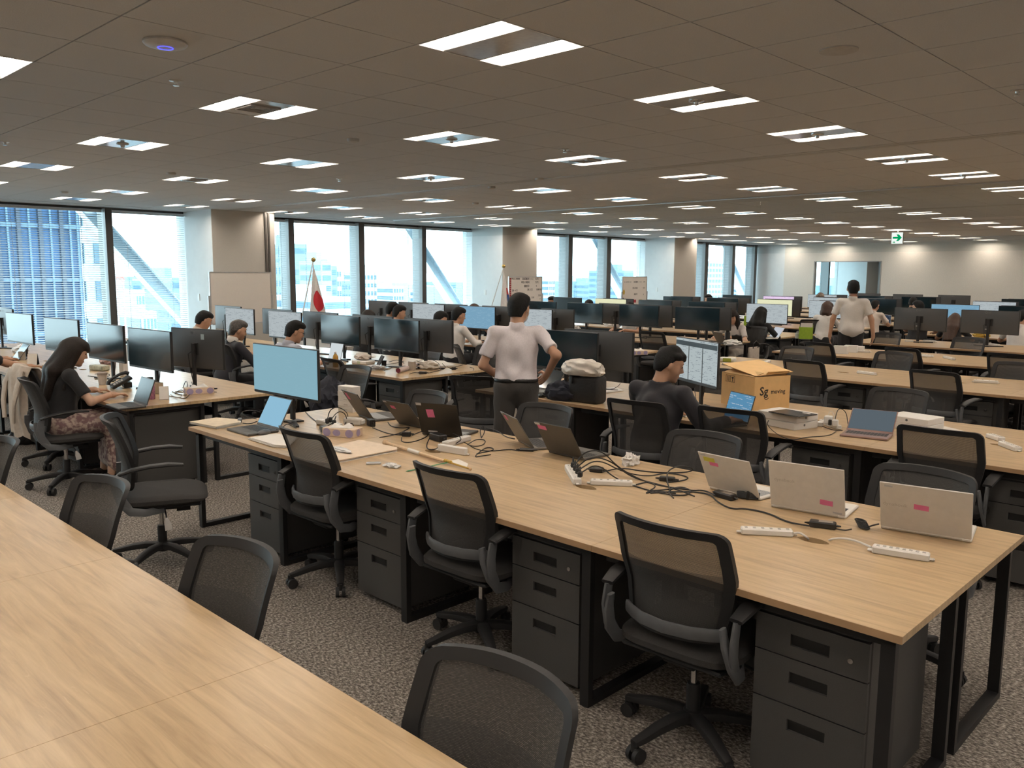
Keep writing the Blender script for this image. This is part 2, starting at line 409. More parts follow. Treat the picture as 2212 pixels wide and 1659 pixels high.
# --- glass smoke barriers hanging from the ceiling slots
SGL = glass_mat('smoke_glass', (.93, .95, .95), .12, .02)
for k, s in enumerate((SLOTS[1], SLOTS[5])):
    t = thing('smoke_barrier', 'clear hanging glass smoke barrier across the ceiling, %s' % ('before the middle lights' if k == 0 else 'near the far beige wall'), 'smoke barrier', (s + .1, 0, 0))
    y = -6.3
    while y < 15.6:
        MB().span(-.004, .004, y + .003, min(y + 1.6, 15.7) - .003, 2.56, 2.99).build('pane', SGL, t); y += 1.6
    MB().span(-.02, .02, -6.4, 15.75, 2.985, 3.01).build('rail', mat('barrier_rail', (.55, .56, .56), .35, .6), t)

# --- window wall: columns, mullions, glass, head and sill
GLASS = glass_mat('window_glass', (.90, .96, .97), .08, 0)
DARKF = mat('dark_bronze_and_backlit_front', (.055, .052, .050), .5)
BLUEF = mat('grey_mullion', (.26, .275, .28), .45)
PIL = [(7.78, 9.15), (15.85, 17.19), (23.98, 25.35), (31.92, 33.3), (40.3, 41.7)]
for k, (a, b_) in enumerate(PIL):
    w = struct(MB().span(a, b_, 15.80, 17.35, 0, 3.0).build('wall_column', WHITEW))
    MB().span(a + .002, b_ - .002, 15.785, 15.80, 0, 3.0).build('face_panel', BEIGE, w)
    if k == 0:
        for q in (8.93, 9.0): MB().span(q - .018, q + .018, 15.75, 15.785, 1.6, 2.99).build('metal_channel', mat('dull_metal_channel', (.16, .15, .14), .35, .6), w)
    MB().span(a - .012, a - .001, 16.42, 16.50, 1.20, 1.34).build('switch_plate', WHITEPL, w)
def mull(pm, pr, Yf=16.85): return on_y(pm, 560, Yf).x, on_y(pr, 560, Yf).x
MUL = [(2.02, 2.16), (4.06, 4.20), mull(232, 247), mull(625, 637), mull(776, 788), mull(912, 921), mull(1228, 1237), mull(1311, 1320), mull(1523, 1530), mull(1582, 1588), mull(1630, 1635), (34.4, 34.56), (36.5, 36.66), (38.5, 38.66)]
for a, b_ in MUL:
    w = struct(MB().span(a, b_, 16.85, 17.25, .1, 2.97).build('wall_mullion', BLUEF))
    MB().span(a + .004, b_ - .004, 16.845, 16.85, .1, 2.97).build('backlit_front', DARKF, w)  # shade of the backlit room side, put into a dark front colour
struct(MB().span(X0R, ROOM2, 17.0, 17.3, 2.955, 3.0).build('trim_1', DARKF))
struct(MB().span(X0R, ROOM2, 16.9, 17.35, 0, .35).build('trim_2', WHITEW))
edges = sorted([(X0R, X0R)] + MUL + [(a, b_) for a, b_ in PIL])
SLAT = mat('blind_slat', (.50, .51, .52), .5)
BLN = ['leftmost window', 'tower window', 'brace window left of the first column', 'narrow window right of first column', 'flag window', 'brace window at centre', 'narrow window left of second column', 'window right of second column', 'centre brace window of third bay', 'window left of third column', 'narrow window right of third column', 'residential tower window', 'last brace window', 'slim window before the end column', 'meeting room window one', 'meeting room window two', 'meeting room window three', 'meeting room window four', 'x', 'y', 'z']
nw = 0
for (a0, a1), (b0, b1) in zip(edges, edges[1:]):
    if b0 - a1 < .12: continue
    nw += 1
    w = struct(MB().span(a1, b0, 17.18, 17.195, .35, 2.955).build('window_%d' % nw, GLASS))
    MB().span(a1, b0, 17.15, 17.22, .35, .40).build('bottom_rail', DARKF, w)
    if b0 > 33: continue
    t = thing('venetian_blind', 'open grey venetian blind in the ' + BLN[nw - 1], 'blind', ((a1 + b0) / 2, 16.99, 0))
    L = (b0 - a1) - .03
    MB().span(-L / 2, L / 2, -.03, .03, 2.90, 2.95).build('head_rail', SLAT, t)
    tilt = math.radians(14 if b0 < 6.5 else 7 if b0 < 8 else 2); sl = MB(); z = .46
    while z < 2.89:
        dx = .025 * math.cos(tilt); dz = .025 * math.sin(tilt)
        sl.faces([(-L / 2, -dx, z - dz), (L / 2, -dx, z - dz), (L / 2, dx, z + dz), (-L / 2, dx, z + dz), (-L / 2, -dx, z - dz + .002), (L / 2, -dx, z - dz + .002), (L / 2, dx, z + dz + .002), (-L / 2, dx, z + dz + .002)],
                 [(0, 3, 2, 1), (4, 5, 6, 7), (0, 1, 5, 4), (2, 3, 7, 6), (1, 2, 6, 5), (0, 4, 7, 3)])
        z += .042
    tag(sl.build('slats', SLAT, t), kind='stuff')
    MB().span(-L / 2, L / 2, -.025, .025, .41, .435).build('bottom_bar', SLAT, t)
    for q in (-.3, .3): MB().span(q * L - .003, q * L + .003, -.028, -.026, .42, 2.9).build('ladder_cord', mat('blind_cord', (.5, .5, .5), .8), t)

# --- far wall with the glazed opening to a meeting room
gy0, gy1 = on_x(1903, 600, X1R).y, on_x(1757, 600, X1R).y
gz1 = on_x(1830, 564, X1R).z
wb_ = struct(MB().span(X1R, X1R + .15, Y0R, gy0, 0, 3.07).build('wall_far', BEIGEW))
MB().span(X1R, X1R + .15, gy1, 15.8, 0, 3.07).build('wall_end_section', BEIGEW, wb_)
MB().span(X1R, X1R + .15, gy0, gy1, gz1, 3.07).build('wall_head_section', BEIGEW, wb_)
MB().span(X1R, X1R + .15, gy0, gy1, 0, .5).build('wall_low_section', BEIGEW, wb_)
w = struct(MB().span(X1R + .06, X1R + .075, gy0, gy1, .5, gz1).build('window_%d' % (nw + 1), glass_mat('partition_glass', (.93, .95, .95), .04, 0)))
for a, b_ in ((gy0, gy0 + .04), (gy1 - .04, gy1)): MB().span(X1R - .01, X1R + .16, a, b_, .5, gz1).build('jamb', mat('partition_frame', (.36, .35, .33), .5), w)
MB().span(X1R - .01, X1R + .16, gy0, gy1, gz1 - .03, gz1).build('head', MATS['partition_frame'], w)
struct(MB().span(ROOM2, ROOM2 + .2, Y0R, Y1R, 0, 3.07).build('wall_meeting_room', WHITEW))
struct(MB().span(X1R + .15, ROOM2, 6.0, 6.2, 0, 3.07).build('wall_meeting_side', WHITEW))

for k, (X, Y) in enumerate(((34.6, 14.0), (34.6, 10.5), (37.4, 14.0), (37.4, 10.5), (39.6, 14.2), (39.6, 11.0))):  # unseen fixtures added to brighten the room behind the glass
    copy_tree(fx0, (X, Y, 2.985), None, 'added twin-strip ceiling light, %s unseen one brightening the glazed meeting room' % ORD[k])
# --- hanging exit direction sign
p = on_x(1938, 514, 23.0)
t = thing('exit_sign', 'hanging white emergency sign with a green arrow pointing right', 'sign', (23.0, p.y, p.z), 0)
MB().span(0, .05, -.15, .15, -.16, .15).build('sign_box', mat('sign_case', (.8, .8, .78), .4), t)
MB().span(-.004, 0, -.14, .14, -.15, .14).build('lit_face', emit('sign_white', (.92, 1.0, .95), .95), t)
GREEN = emit('sign_green', (.0, .42, .14), .8)
MB().faces([(-.006, y, z) for y, z in ((.11, -.02), (.11, .03), (-.02, .03), (.02, .09), (-.04, .09), (-.12, .005), (-.04, -.08), (.02, -.08), (-.02, -.02))], [list(range(9))]).build('arrow', GREEN, t)
b = MB()
for y0 in (.10, .07): b.faces([(-.006, y0, -.13), (-.006, y0 - .022, -.13), (-.006, y0 - .022, -.09), (-.006, y0, -.09)], [(0, 1, 2, 3)])
b.build('small_mark', GREEN, t)
MB().cyl((.025, 0, .15), (.025, 0, 3.0 - p.z), .012, 8).build('hanger_rod', WHITEPL, t)
# ================================================================== outside: braces, towers, city
STEEL = mat('pale_blue_brace_paint', (.62, .72, .80), .5)
for k, (pa, pb, nm) in enumerate((((172, 438), (402, 690), 'left bay'), ((862, 470), (992, 672), 'flag bay'), ((1268, 500), (1352, 650), 'second bay'), ((1552, 518), (1612, 650), 'last bay'))):
    A = on_y(*pa, 18.2); B = on_y(*pb, 18.2); d = (B - A); L = d.length * 2.2; mid = (A + B) / 2
    ang = math.atan2(d.z, d.x); t = thing('steel_brace', 'pale blue diagonal steel brace outside the %s windows' % nm, 'brace', mid)
    R = Matrix.Rotation(-ang, 3, 'Y')
    wd = .24
    for q in (-1, 1): MB().box(R @ Vector((0, 0, q * wd / 2)), (L, .32, .03), R).build('flange', STEEL, t)
    MB().box((0, 0, 0), (L, .05, wd), R).build('web', STEEL, t)
ZG = -110.0
BW = mat('hazy_white_facade', (.30, .35, .38), .8, noise=.06, scale=.05)  # bluish cast of aerial haze put into the far facade colours
BB = mat('hazy_blue_facade', (.13, .22, .29), .5, noise=.08, scale=.08)
BG = mat('hazy_grey_facade', (.22, .27, .30), .8, noise=.06, scale=.06)
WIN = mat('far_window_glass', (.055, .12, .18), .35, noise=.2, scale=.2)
def building(px0, px1, pyt, Y, depth, m, fl, label, cols=0, wh=.5, wmat=None):
    A = on_y(px0, pyt, Y); B = on_y(px1, pyt, Y); zt = (A.z + B.z) / 2; W = B.x - A.x
    t = thing('office_tower', label, 'building', ((A.x + B.x) / 2, Y + depth / 2, ZG))
    MB().span(-W / 2, W / 2, -depth / 2, depth / 2, 0, zt - ZG).build('wall', m, t)
    b = MB(); z = zt - ZG - fl * .9; zlow = max(ZG + 8, HC - Y * .14) - ZG
    while z > zlow:
        h = fl * wh
        if cols:
            cw = W / cols
            for c in range(cols): b.span(-W / 2 + cw * (c + .2), -W / 2 + cw * (c + .8), -depth / 2 - .12, -depth / 2 + .05, z, z + h)
        else: b.span(-W / 2 + .6, W / 2 - .6, -depth / 2 - .12, -depth / 2 + .05, z, z + h)
        b.span(-W / 2 - .12, -W / 2 + .05, -depth / 2 + 1, depth / 2 - 1, z, z + h)
        z -= fl
    tag(b.build('window_bands', wmat or WIN, t), kind='stuff')
    MB().span(-W * .3, W * .2, -depth * .2, depth * .25, zt - ZG, zt - ZG + fl * .9).build('roof_plant', m, t)
    return t
# the near blue glass tower at left
A = on_y(-260, 500, 62); B = on_y(172, 500, 62)
t = thing('glass_tower', 'tall dark blue glass tower close outside the left window', 'building', ((A.x + B.x) / 2, 74, ZG)); W = B.x - A.x
BLUEGL = mat('blue_curtain_glass', (.024, .052, .105), .35, noise=.35, scale=.22, spec=.12)
MB().span(-W / 2, W / 2, -12, 12, 0, 190).build('core', BLUEGL, t)
COLM = mat('tower_dark_fin', (.012, .022, .04), .6); SPAN = mat('tower_pale_fin', (.045, .09, .15), .6)
for pxx in (-230, -180, -135, -90, -50, -8, 38, 85, 130):
    xx = on_y(pxx, 500, 62).x - (A.x + B.x) / 2
    MB().span(xx - .12, xx + .12, -12.35, -12, 0, 190).build('fin', COLM, t)
for pxx in (-200, -155, -110, -70, -30, 15, 62, 108, 150, 166):
    xx = on_y(pxx, 500, 62).x - (A.x + B.x) / 2
    MB().span(xx - .06, xx + .06, -12.2, -12, 0, 190).build('fin', SPAN, t)
b = MB()
for k in range(16):
    z = HC - ZG - 26 + k * 3.6; b.span(-W / 2, W / 2, -12.15, -12, z, z + .25)
tag(b.build('floor_bands', SPAN, t), kind='stuff')
building(176, 226, 330, 90, 22, mat('pale_sky_facade', (.30, .42, .50), .3, noise=.1, scale=.1), 3.8, 'slim pale blue tower beside the dark glass tower', 0, .55)
bl = [(634, 663, 527, 420, 30, BB, 6, 'tallest slim blue tower left of the red disc flag', 0), (600, 613, 567, 300, 30, BB, 5, 'narrow tower in the gap right of first column', 0),
      (678, 728, 574, 360, 40, BB, 5, 'broad blue tower behind the red disc flag', 0), (694, 716, 564, 352, 20, BG, 5, 'raised core rising over the broad blue tower', 0), (722, 737, 578, 365, 25, BW, 5, 'pale slab attached right of the broad blue tower', 3),
      (738, 765, 607, 380, 30, BB, 5, 'squat blue block left of the centre mullion', 4), (698, 766, 642, 250, 40, BW, 4.5, 'long white banded block below the flag window', 0), (792, 814, 588, 520, 30, BW, 6, 'pale tower right of the centre mullion', 3),
      (815, 838, 620, 600, 30, BG, 6, 'grey block in the centre brace window', 3), (850, 872, 618, 560, 40, BW, 6, 'white block under the centre brace', 4), (966, 985, 610, 700, 40, BB, 7, 'blue block right of the centre brace', 0), (940, 960, 628, 640, 40, BW, 6, 'low white block by centre brace', 3),
      (326, 352, 584, 520, 40, BW, 6, 'pale tower right of the red crane', 3), (358, 366, 600, 600, 30, BB, 6, 'thin bluish tower left of the first column', 0), (371, 402, 600, 440, 40, BB, 6, 'blue tower touching the first column', 0),
      (284, 306, 606, 330, 20, BB, 5, 'dark blue rooftop behind the gridded white block', 0), (256, 312, 626, 210, 30, BW, 4, 'white residential block with a grid of windows', 8), (308, 338, 672, 170, 25, BW, 4, 'small white block with square windows', 4), (344, 362, 625, 330, 20, BW, 5, 'white slab under the left brace', 3), (364, 402, 634, 300, 30, BB, 4.5, 'teal banded block beside the first column', 0),
      (1328, 1341, 585, 620, 40, BB, 7, 'blue tower in the second bay brace window', 0), (1349, 1369, 584, 560, 40, BB, 7, 'twin blue tower left of third column', 0), (1186, 1199, 603, 700, 40, BW, 7, 'pale tower behind the lettered whiteboard', 3), (1252, 1264, 607, 800, 40, BW, 8, 'faint white tower at centre of second bay', 3), (1276, 1290, 612, 760, 40, BB, 8, 'faint blue tower by the second brace', 0),
      (1526, 1572, 565, 300, 40, BG, 3.6, 'grey residential tower with balconies seen at far right', 7), (1500, 1514, 600, 420, 30, BB, 6, 'blue slab at the last bay edge', 0), (1592, 1612, 622, 700, 40, BW, 7, 'low pale block in the last window', 3)]
for a in bl: building(*a)
# red tower crane by the left mullion
t = thing('tower_crane', 'red and white tower crane behind the left mullion', 'crane', on_y(262, 660, 150)); RED = mat('crane_red', (.50, .20, .17), .6)
q0 = on_y(262, 660, 150)
for a_ in (-.55, .55): MB().span(a_ - .1, a_ + .1, -.1, .1, -60, 7).build('mast_leg', RED, t)
for k in range(22): MB().tube([(-.55, 0, -55 + k * 2.8), (.55, 0, -53.6 + k * 2.8)], .07, 5).build('mast_lattice', RED, t)
J = on_y(268, 606, 150) - q0
MB().tube([(-1.5, 0, 6), (J.x, 0, J.z)], .35, 6).build('jib', RED, t); MB().span(-2, 2, -1, 1, 5, 7.5).build('cab', mat('crane_white', (.6, .6, .6), .6), t)
# thousands of low roofs: nobody could count them
rc = random.Random(3); cb = {0: MB(), 1: MB(), 2: MB()}
for k in range(1500):
    Y = 160 * math.exp(rc.random() * 2.9); a = rc.uniform(-.02, 2.6) * Y
    h = rc.uniform(8, 30) * (1 + (rc.random() < .15) * 1.4); w_ = rc.uniform(8, 26) * (1 + Y / 1500); d_ = rc.uniform(8, 26) * (1 + Y / 1500)
    h = min(h * (1 + Y / 1600), 100)
    cb[k % 3].span(a, a + w_, Y, Y + d_, ZG, ZG + h)
for k, m in ((0, BW), (1, BG), (2, BB)): tag(cb[k].build('low_rise_city', m), 'sprawl of %s low city roofs far below the windows' % ['white', 'grey', 'bluish'][k], 'city', kind='stuff')
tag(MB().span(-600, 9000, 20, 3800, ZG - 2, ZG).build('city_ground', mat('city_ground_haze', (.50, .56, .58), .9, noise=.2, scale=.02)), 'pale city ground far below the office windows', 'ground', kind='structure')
# ================================================================== desks, pedestals, chairs
ZT = .72; UW = 1.2; DD = 1.40
ROWX = [2.54, 5.29, 8.55, 11.10, 13.56, 16.3, 18.9, 21.5, 24.1, 26.7]
BL1, BL2 = .82, 6.72
def desk_proto(gromm=True):
    t = thing('bench_desk', 'x', 'desk')
    # top with a lens-shaped cable port in its middle
    m = MB(); n = 24
    port = []
    for k in range(n):
        a = 2 * math.pi * k / n; yy = .068 * math.cos(a); xx = .034 * math.sin(a) * (abs(math.sin(a)) ** .5 if True else 1)
        port.append((DD / 2 + xx, UW / 2 + yy))
    outer = []
    for k in range(n):       # walk the rectangle by the same angle
        a = 2 * math.pi * k / n; c, s_ = math.cos(a), math.sin(a); f = min((UW / 2 - .0008) / abs(c) if abs(c) > 1e-6 else 9, (DD / 2) / abs(s_) if abs(s_) > 1e-6 else 9)
        outer.append((DD / 2 + f * s_, UW / 2 + f * c))
    corners = [(DD, UW - .0008), (DD, .0008), (0, .0008), (0, UW - .0008)]
    vs_ = []; fs = []
    for z in (ZT, ZT - .025):
        vs_ += [(x, y, z) for x, y in port] + [(x, y, z) for x, y in outer]
    for k in range(n):
        k2 = (k + 1) % n
        fs.append((k, n + k, n + k2, k2)); fs.append((2 * n + k, 2 * n + k2, 3 * n + k2, 3 * n + k))
        fs.append((k, k2, 2 * n + k2, 2 * n + k)); fs.append((n + k, 3 * n + k, 3 * n + k2, n + k2))
    cidx = []
    for (x, y) in corners: vs_ += [(x, y, ZT), (x, y, ZT - .025)]
    for ci, (x, y) in enumerate(corners):
        ang = math.atan2((x - DD / 2), (y - UW / 2)) % (2 * math.pi); k = int(ang / (2 * math.pi) * n) % n; k2 = (k + 1) % n
        a = 4 * n + 2 * ci
        fs.append((n + k, a, n + k2)); fs.append((3 * n + k, 3 * n + k2, a + 1))
        fs.append((n + k, 3 * n + k, a + 1, a)); fs.append((n + k2, a, a + 1, 3 * n + k2))
        fs = [f for f in fs if not (len(f) == 4 and set(f) == {n + k, 3 * n + k, 3 * n + k2, n + k2})]
    m.faces(vs_, fs)
    top = m.build('tabletop', WOOD, t)
    for xx in (-.0012, DD): MB().span(xx, xx + .0012, .0008, UW - .0008, ZT - .025, ZT - .0005).build('edge_band', EDGE, top)
    for (a, b_) in ((.035, .655), (.745, 1.365)):
        lg = MB()
        for xx in (a, b_ - .03): lg.span(xx, xx + .03, .03, .075, .03, ZT - .025)
        lg.span(a, b_, .03, .075, 0, .03); lg.span(a, b_, .03, .075, ZT - .055, ZT - .025)
        lg.build('loop_leg', BLACK, t)
    for xx in (.06, DD - .09): MB().span(xx, xx + .03, .075, UW - .03, ZT - .07, ZT - .025).build('apron_beam', BLACK, t)
    tr = MB(); tr.span(.60, .80, .15, 1.05, ZT - .16, ZT - .157); tr.span(.598, .602, .15, 1.05, ZT - .16, ZT - .10); tr.span(.798, .802, .15, 1.05, ZT - .16, ZT - .10)
    tr.build('cable_tray', BLACK, t)
    return t
dsk0 = desk_proto(); used = [False]
def end_frame(row, X, Y, lab_t):
    for (a, b_) in ((.035, .655), (.745, 1.365)):
        lg = MB()
        for xx in (a, b_ - .03): lg.span(xx, xx + .03, UW - .075, UW - .03, .03, ZT - .025)
        lg.span(a, b_, UW - .075, UW - .03, 0, .03); lg.span(a, b_, UW - .075, UW - .03, ZT - .055, ZT - .025)
        lg.build('loop_leg', BLACK, lab_t)
R1 = ['bare foreground table', 'row of open laptops', 'row with the moving box', 'first empty row behind the moving box', 'second empty row behind the moving box', 'row with two monitor backs', 'sixth row right of aisle', 'seventh row right of aisle', 'eighth row right of aisle', 'ninth row right of aisle', 'tenth row right of aisle']
R2 = ['long-haired woman\'s row', 'suited man\'s row', 'third window-side row', 'fourth window-side row with the grey-vest woman', 'green file row', 'sixth window-side row', 'seventh window-side row', 'eighth window-side row', 'ninth window-side row', 'tenth window-side row']
def place_desks(X, Y, n, rowname, grp):
    for k in range(n):
        lab = 'oak-topped bench desk, %s from the right in the %s' % (ORD[k], rowname)
        o = dsk0 if not used[0] else copy_tree(dsk0)
        used[0] = True
        o.location = (X, Y + UW * k, 0); o['label'] = lab; o['group'] = grp
        if k == n - 1: KID(dsk0); last = o
    end_frame(0, X, Y, last)
place_desks(1.16 - DD, BL1, 4, R1[0], 'desks of the foreground table')
for i, X in enumerate(ROWX):
    place_desks(X, BL1, 4, R1[i + 1], 'desk rows right of the aisle')
    place_desks(X, BL2, 6 if i < 5 else 5, R2[i], 'desk rows by the windows')

# --- three-drawer pedestal (front faces -x)
def ped_proto():
    t = thing('drawer_pedestal', 'x', 'cabinet')
    MB().span(.018, .56, -.2, .2, .035, .635, .004).build('body', CAB, t)
    MB().span(.0, .56, -.2, .2, .637, .650, .003).build('top_plate', CAB, t)
    for k, (z0, z1) in enumerate(((.497, .628), (.325, .492), (.040, .320))):
        zc = z1 - .068
        d = MB(); hw, hh = .068, .021
        pts = [(-.197, z0), (.197, z0), (.197, z1), (-.197, z1)]; hole = [(-hw, zc - hh), (hw, zc - hh), (hw, zc + hh), (-hw, zc + hh)]
        vs_ = [(0, y, z) for y, z in pts] + [(0, y, z) for y, z in hole] + [(.016, y, z) for y, z in pts] + [(.016, y, z) for y, z in hole]
        fs = []
        for q in range(4):
            q2 = (q + 1) % 4
            fs += [(q, q2, 4 + q2, 4 + q), (q, 8 + q, 8 + q2, q2), (4 + q, 4 + q2, 12 + q2, 12 + q)]
        dr = d.faces(vs_, fs).build('drawer', CAB, t)
        MB().span(.012, .0175, -hw, hw, zc - hh, zc + hh).build('recess', CABIN, dr)
        MB().span(.003, .008, -hw * .8, hw * .8, zc + hh - .007, zc + hh - .001).build('pull', PLASTIC, dr)
        if k == 0:
            MB().cyl((.001, -.14, zc - .004), (-.007, -.14, zc - .004), .009, 12).build('lock', CHROME, dr, True)
    for sx in (.06, .50):
        for sy in (-.15, .15): MB().cyl((sx, sy - .01, .018), (sx, sy + .01, .018), .018, 10).build('castor', PLASTIC, t)
    return t
ped0 = ped_proto(); pu = [False]
def pedestal(X, Y, label, rz=0):
    o = ped0 if not pu[0] else copy_tree(ped0)
    pu[0] = True
    o.location = (X, Y, 0); o.rotation_euler = (0, 0, rz); o['label'] = label; o['group'] = 'three-drawer pedestals'
for i in range(5):
    for k in range(4):
        pedestal(ROWX[i] + .08, BL1 + UW * k + .32, 'charcoal three-drawer pedestal, %s from the right under the %s' % (ORD[k], R1[i + 1]))
for i, n in ((0, 3), (1, 3), (2, 2), (3, 2), (4, 1)):
    for k in range(n):
        pedestal(ROWX[i] + .08, BL2 + UW * k + .30, 'charcoal three-drawer pedestal, %s from the aisle under the %s' % (ORD[k], R2[i]))
for i, k in ((1, 0), (0, 0), (0, 2)):
    pedestal(ROWX[i] + DD - .08, BL1 + UW * k + .88, 'charcoal pedestal facing away, %s from the right under the %s' % (ORD[k], R1[i + 1]), math.pi)

PI = math.pi; D = math.radians
# --- mesh task chair, sitter faces +x
def back_pt(y, v, off=0.0):
    """backrest sheet: y in -1..1 across, v 0..1 upward"""
    hw = .195 + .045 * min(1, v * 1.8) - .018 * max(0, v - .55)
    z = .505 + .43 * v - .010 * abs(y) ** 2.6 * v
    xx = -.225 + .078 * abs(y) ** 2.2 - .115 * max(0, v - .35) + .03 * (1 - v) * (v < .35) * 0 - .035 * math.sin(math.pi * min(1, v * 1.1)) * 0 + .02 * math.sin(math.pi * v)
    return Vector((xx + off, y * hw, z))
def chair_proto():
    t = thing('office_chair', 'x', 'chair')
    # seat
    m = MB(); n = 16; prof = [(0.0, .408), (.90, .408), (1.0, .425), (1.0, .447), (.94, .463), (.80, .469), (0, .472)]
    rings = []
    for f, z in prof[1:-1]:
        ring = []
        for k in range(40):
            a = 2 * math.pi * k / 40; c, s_ = math.cos(a), math.sin(a); e = .42
            xx = .245 * math.copysign(abs(c) ** e, c); yy = .245 * math.copysign(abs(s_) ** e, s_)
            drop = -.018 * max(0, (xx - .12) / .125) if z > .43 else 0
            ring.append(m.bm.verts.new((.03 + xx * f, yy * f, z + drop)))
        rings.append(ring)
    for A, B in zip(rings, rings[1:]):
        for k in range(40): m.bm.faces.new((A[k], A[(k + 1) % 40], B[(k + 1) % 40], B[k]))
    m.bm.faces.new(rings[0][::-1]); m.bm.faces.new(rings[-1])
    m.build('seat', FABRIC, t, True)
    MB().span(-.19, .23, -.21, .21, .392, .409, .006).build('seat_pan', PLASTIC, t)
    MB().box((.0, 0, .37), (.26, .15, .05), None, .012).build('tilt_mechanism', PLASTIC, t)
    MB().cyl((.09, 0, .335), (.17, 0, .335), .022, 12).build('tension_knob', PLASTIC, t, True)
    MB().cyl((0, 0, .20), (0, 0, .36), .014, 12).build('gas_piston', CHROME, t, True)
    MB().lathe([(.026, .09), (.028, .22), (.024, .235)], 14).build('column_sleeve', PLASTIC, t, True)
    MB().lathe([(.034, .072), (.042, .10), (.036, .128), (.02, .132)], 16).build('hub', PLASTIC, t, True)
    for k in range(5):
        a = 2 * math.pi * k / 5 + .35; d = Vector((math.cos(a), math.sin(a), 0))
        P = [d * r + Vector((0, 0, z)) for r, z in ((.025, .105), (.10, .108), (.18, .098), (.25, .082), (.295, .074))]
        MB().tube(P, [1.0, .95, .85, .72, .60], 10, False, (.022, .030, (0, 0, 1), .6)).build('base_leg', PLASTIC, t, True)
        c = d * .295; s_ = Vector((-d.y, d.x, 0)); cm = MB()
        for q in (-1, 1):
            w0 = c + s_ * q * .008 - d * .012; w1 = c + s_ * q * .027 - d * .012
            cm.cyl(w0 + Vector((0, 0, .029)), w1 + Vector((0, 0, .029)), .029, 14)
        cm.cyl(c + Vector((0, 0, .045)), c + Vector((0, 0, .078)), .011, 8); cm.box(c - d * .008 + Vector((0, 0, .05)), (.03, .03, .018), Matrix.Rotation(a, 3, 'Z'), .005)
        cm.build('castor', PLASTIC, t, True)
    # back: frame band, see-through upper mesh, dense lower mesh
    fr = MB(); N = 72; loopo, loopi = [], []
    def rim(ins, ry, rv):
        e = 1 - ins[0]; vb, vt = ins[1], 1 - ins[2]; P = []
        for (cy0, cv0, a0) in ((e - ry, vt - rv, 0), (-e + ry, vt - rv, 90), (-e + ry, vb + rv, 180), (e - ry, vb + rv, 270)):
            for k in range(6): a = D(a0 + 18 * k); P.append((cy0 + ry * math.cos(a), cv0 + rv * math.sin(a)))
            n1 = {0: (-e + ry, vt), 90: (-e, vb + rv), 180: (e - ry, vb), 270: (e, vt - rv)}[a0]; p0 = P[-1]
            for k in range(1, 12): P.append((p0[0] + (n1[0] - p0[0]) * k / 12, p0[1] + (n1[1] - p0[1]) * k / 12))
        return P
    O = rim((0, 0, 0), .16, .085); I = rim((.15, .06, .075), .07, .04); N = len(O)
    vs_ = []
    for (a, off) in ((O, .010), (I, .010), (O, -.012), (I, -.010)):
        vs_ += [back_pt(y, v, off) for y, v in a]
    fs = []
    for k in range(N):
        k2 = (k + 1) % N
        fs += [(k, k2, N + k2, N + k), (2 * N + k, 3 * N + k, 3 * N + k2, 2 * N + k2), (k, 2 * N + k, 2 * N + k2, k2), (N + k, N + k2, 3 * N + k2, 3 * N + k)]
    fr.faces(vs_, fs).build('back_frame', PLASTIC, t, True)
    MB().sheet(lambda u, v: back_pt((u * 2 - 1) * .90, .60 + .345 * v), 12, 8).build('upper_mesh', MESH_UP, t, True)
    MB().sheet(lambda u, v: back_pt((u * 2 - 1) * .90, .04 + .56 * v), 12, 10).build('lower_mesh', MESH_LOW, t, True)
    bar = [back_pt(y, .085, -.020) + Vector((-.004, 0, 0)) for y in (-1.02, -.8, -.5, 0, .5, .8, 1.02)]
    MB().tube(bar, 1.0, 8, False, (.024, .008, (0, 0, 1), .6)).build('lumbar_bar', GREYPL, t, True)
    for sgn in (-1, 1):
        U = [(-.235, .232, .60), (-.232, .243, .54), (-.205, .255, .46), (-.155, .255, .40), (-.08, .235, .382), (.02, .18, .38)]
        MB().tube([(x, sgn * y, z) for x, y, z in U], [.8, 1, 1.1, 1.1, 1, .9], 8, False, (.010, .024, (0, sgn, .3), .6)).build('back_upright', GREYPL, t, True)
        arm = MB()
        Pd = [(-.21, .268, .628), (-.14, .274, .652), (-.04, .278, .668), (.06, .276, .672), (.14, .270, .664)]
        arm.tube([(x, sgn * y, z) for x, y, z in Pd], [.8, 1, 1, 1, .7], 10, False, (.011, .033, (0, 0, 1), .6))
        ar = arm.build('armrest', PLASTIC, t, True)
        S = [(-.20, .268, .622), (-.215, .268, .55), (-.205, .262, .48), (-.17, .255, .42)]
        MB().tube([(x, sgn * y, z) for x, y, z in S], [.9, 1, 1.05, 1], 8, False, (.009, .026, (0, sgn, 0), .6)).build('arm_support', GREYPL, ar, True)
    lv = MB(); lv.tube([(.02, -.08, .372), (.03, -.2, .36), (.035, -.25, .345)], .005, 6); lv.build('lever', PLASTIC, t, True)
    pd = MB(); pd.tube([(.035, -.25, .345), (.04, -.275, .315), (.045, -.29, .28)], [.35, 1.0, 1.1], 8, False, (.005, .02, (0, -1, 0))); pd.build('lever_paddle', mat('lever_grey', (.33, .31, .29), .45), t, True)
    return t
ch0 = chair_proto(); cu = [False]
def chair(X, Y, rz, label, grp='black mesh task chairs'):
    o = ch0 if not cu[0] else copy_tree(ch0)
    cu[0] = True
    o.location = (X, Y, 0); o.rotation_euler = (0, 0, rz); o['label'] = label; o['group'] = grp
    return o
PI = math.pi; D = math.radians
ZB = .915; BK = .212; ZBL = .878
PI = math.pi; D = math.radians
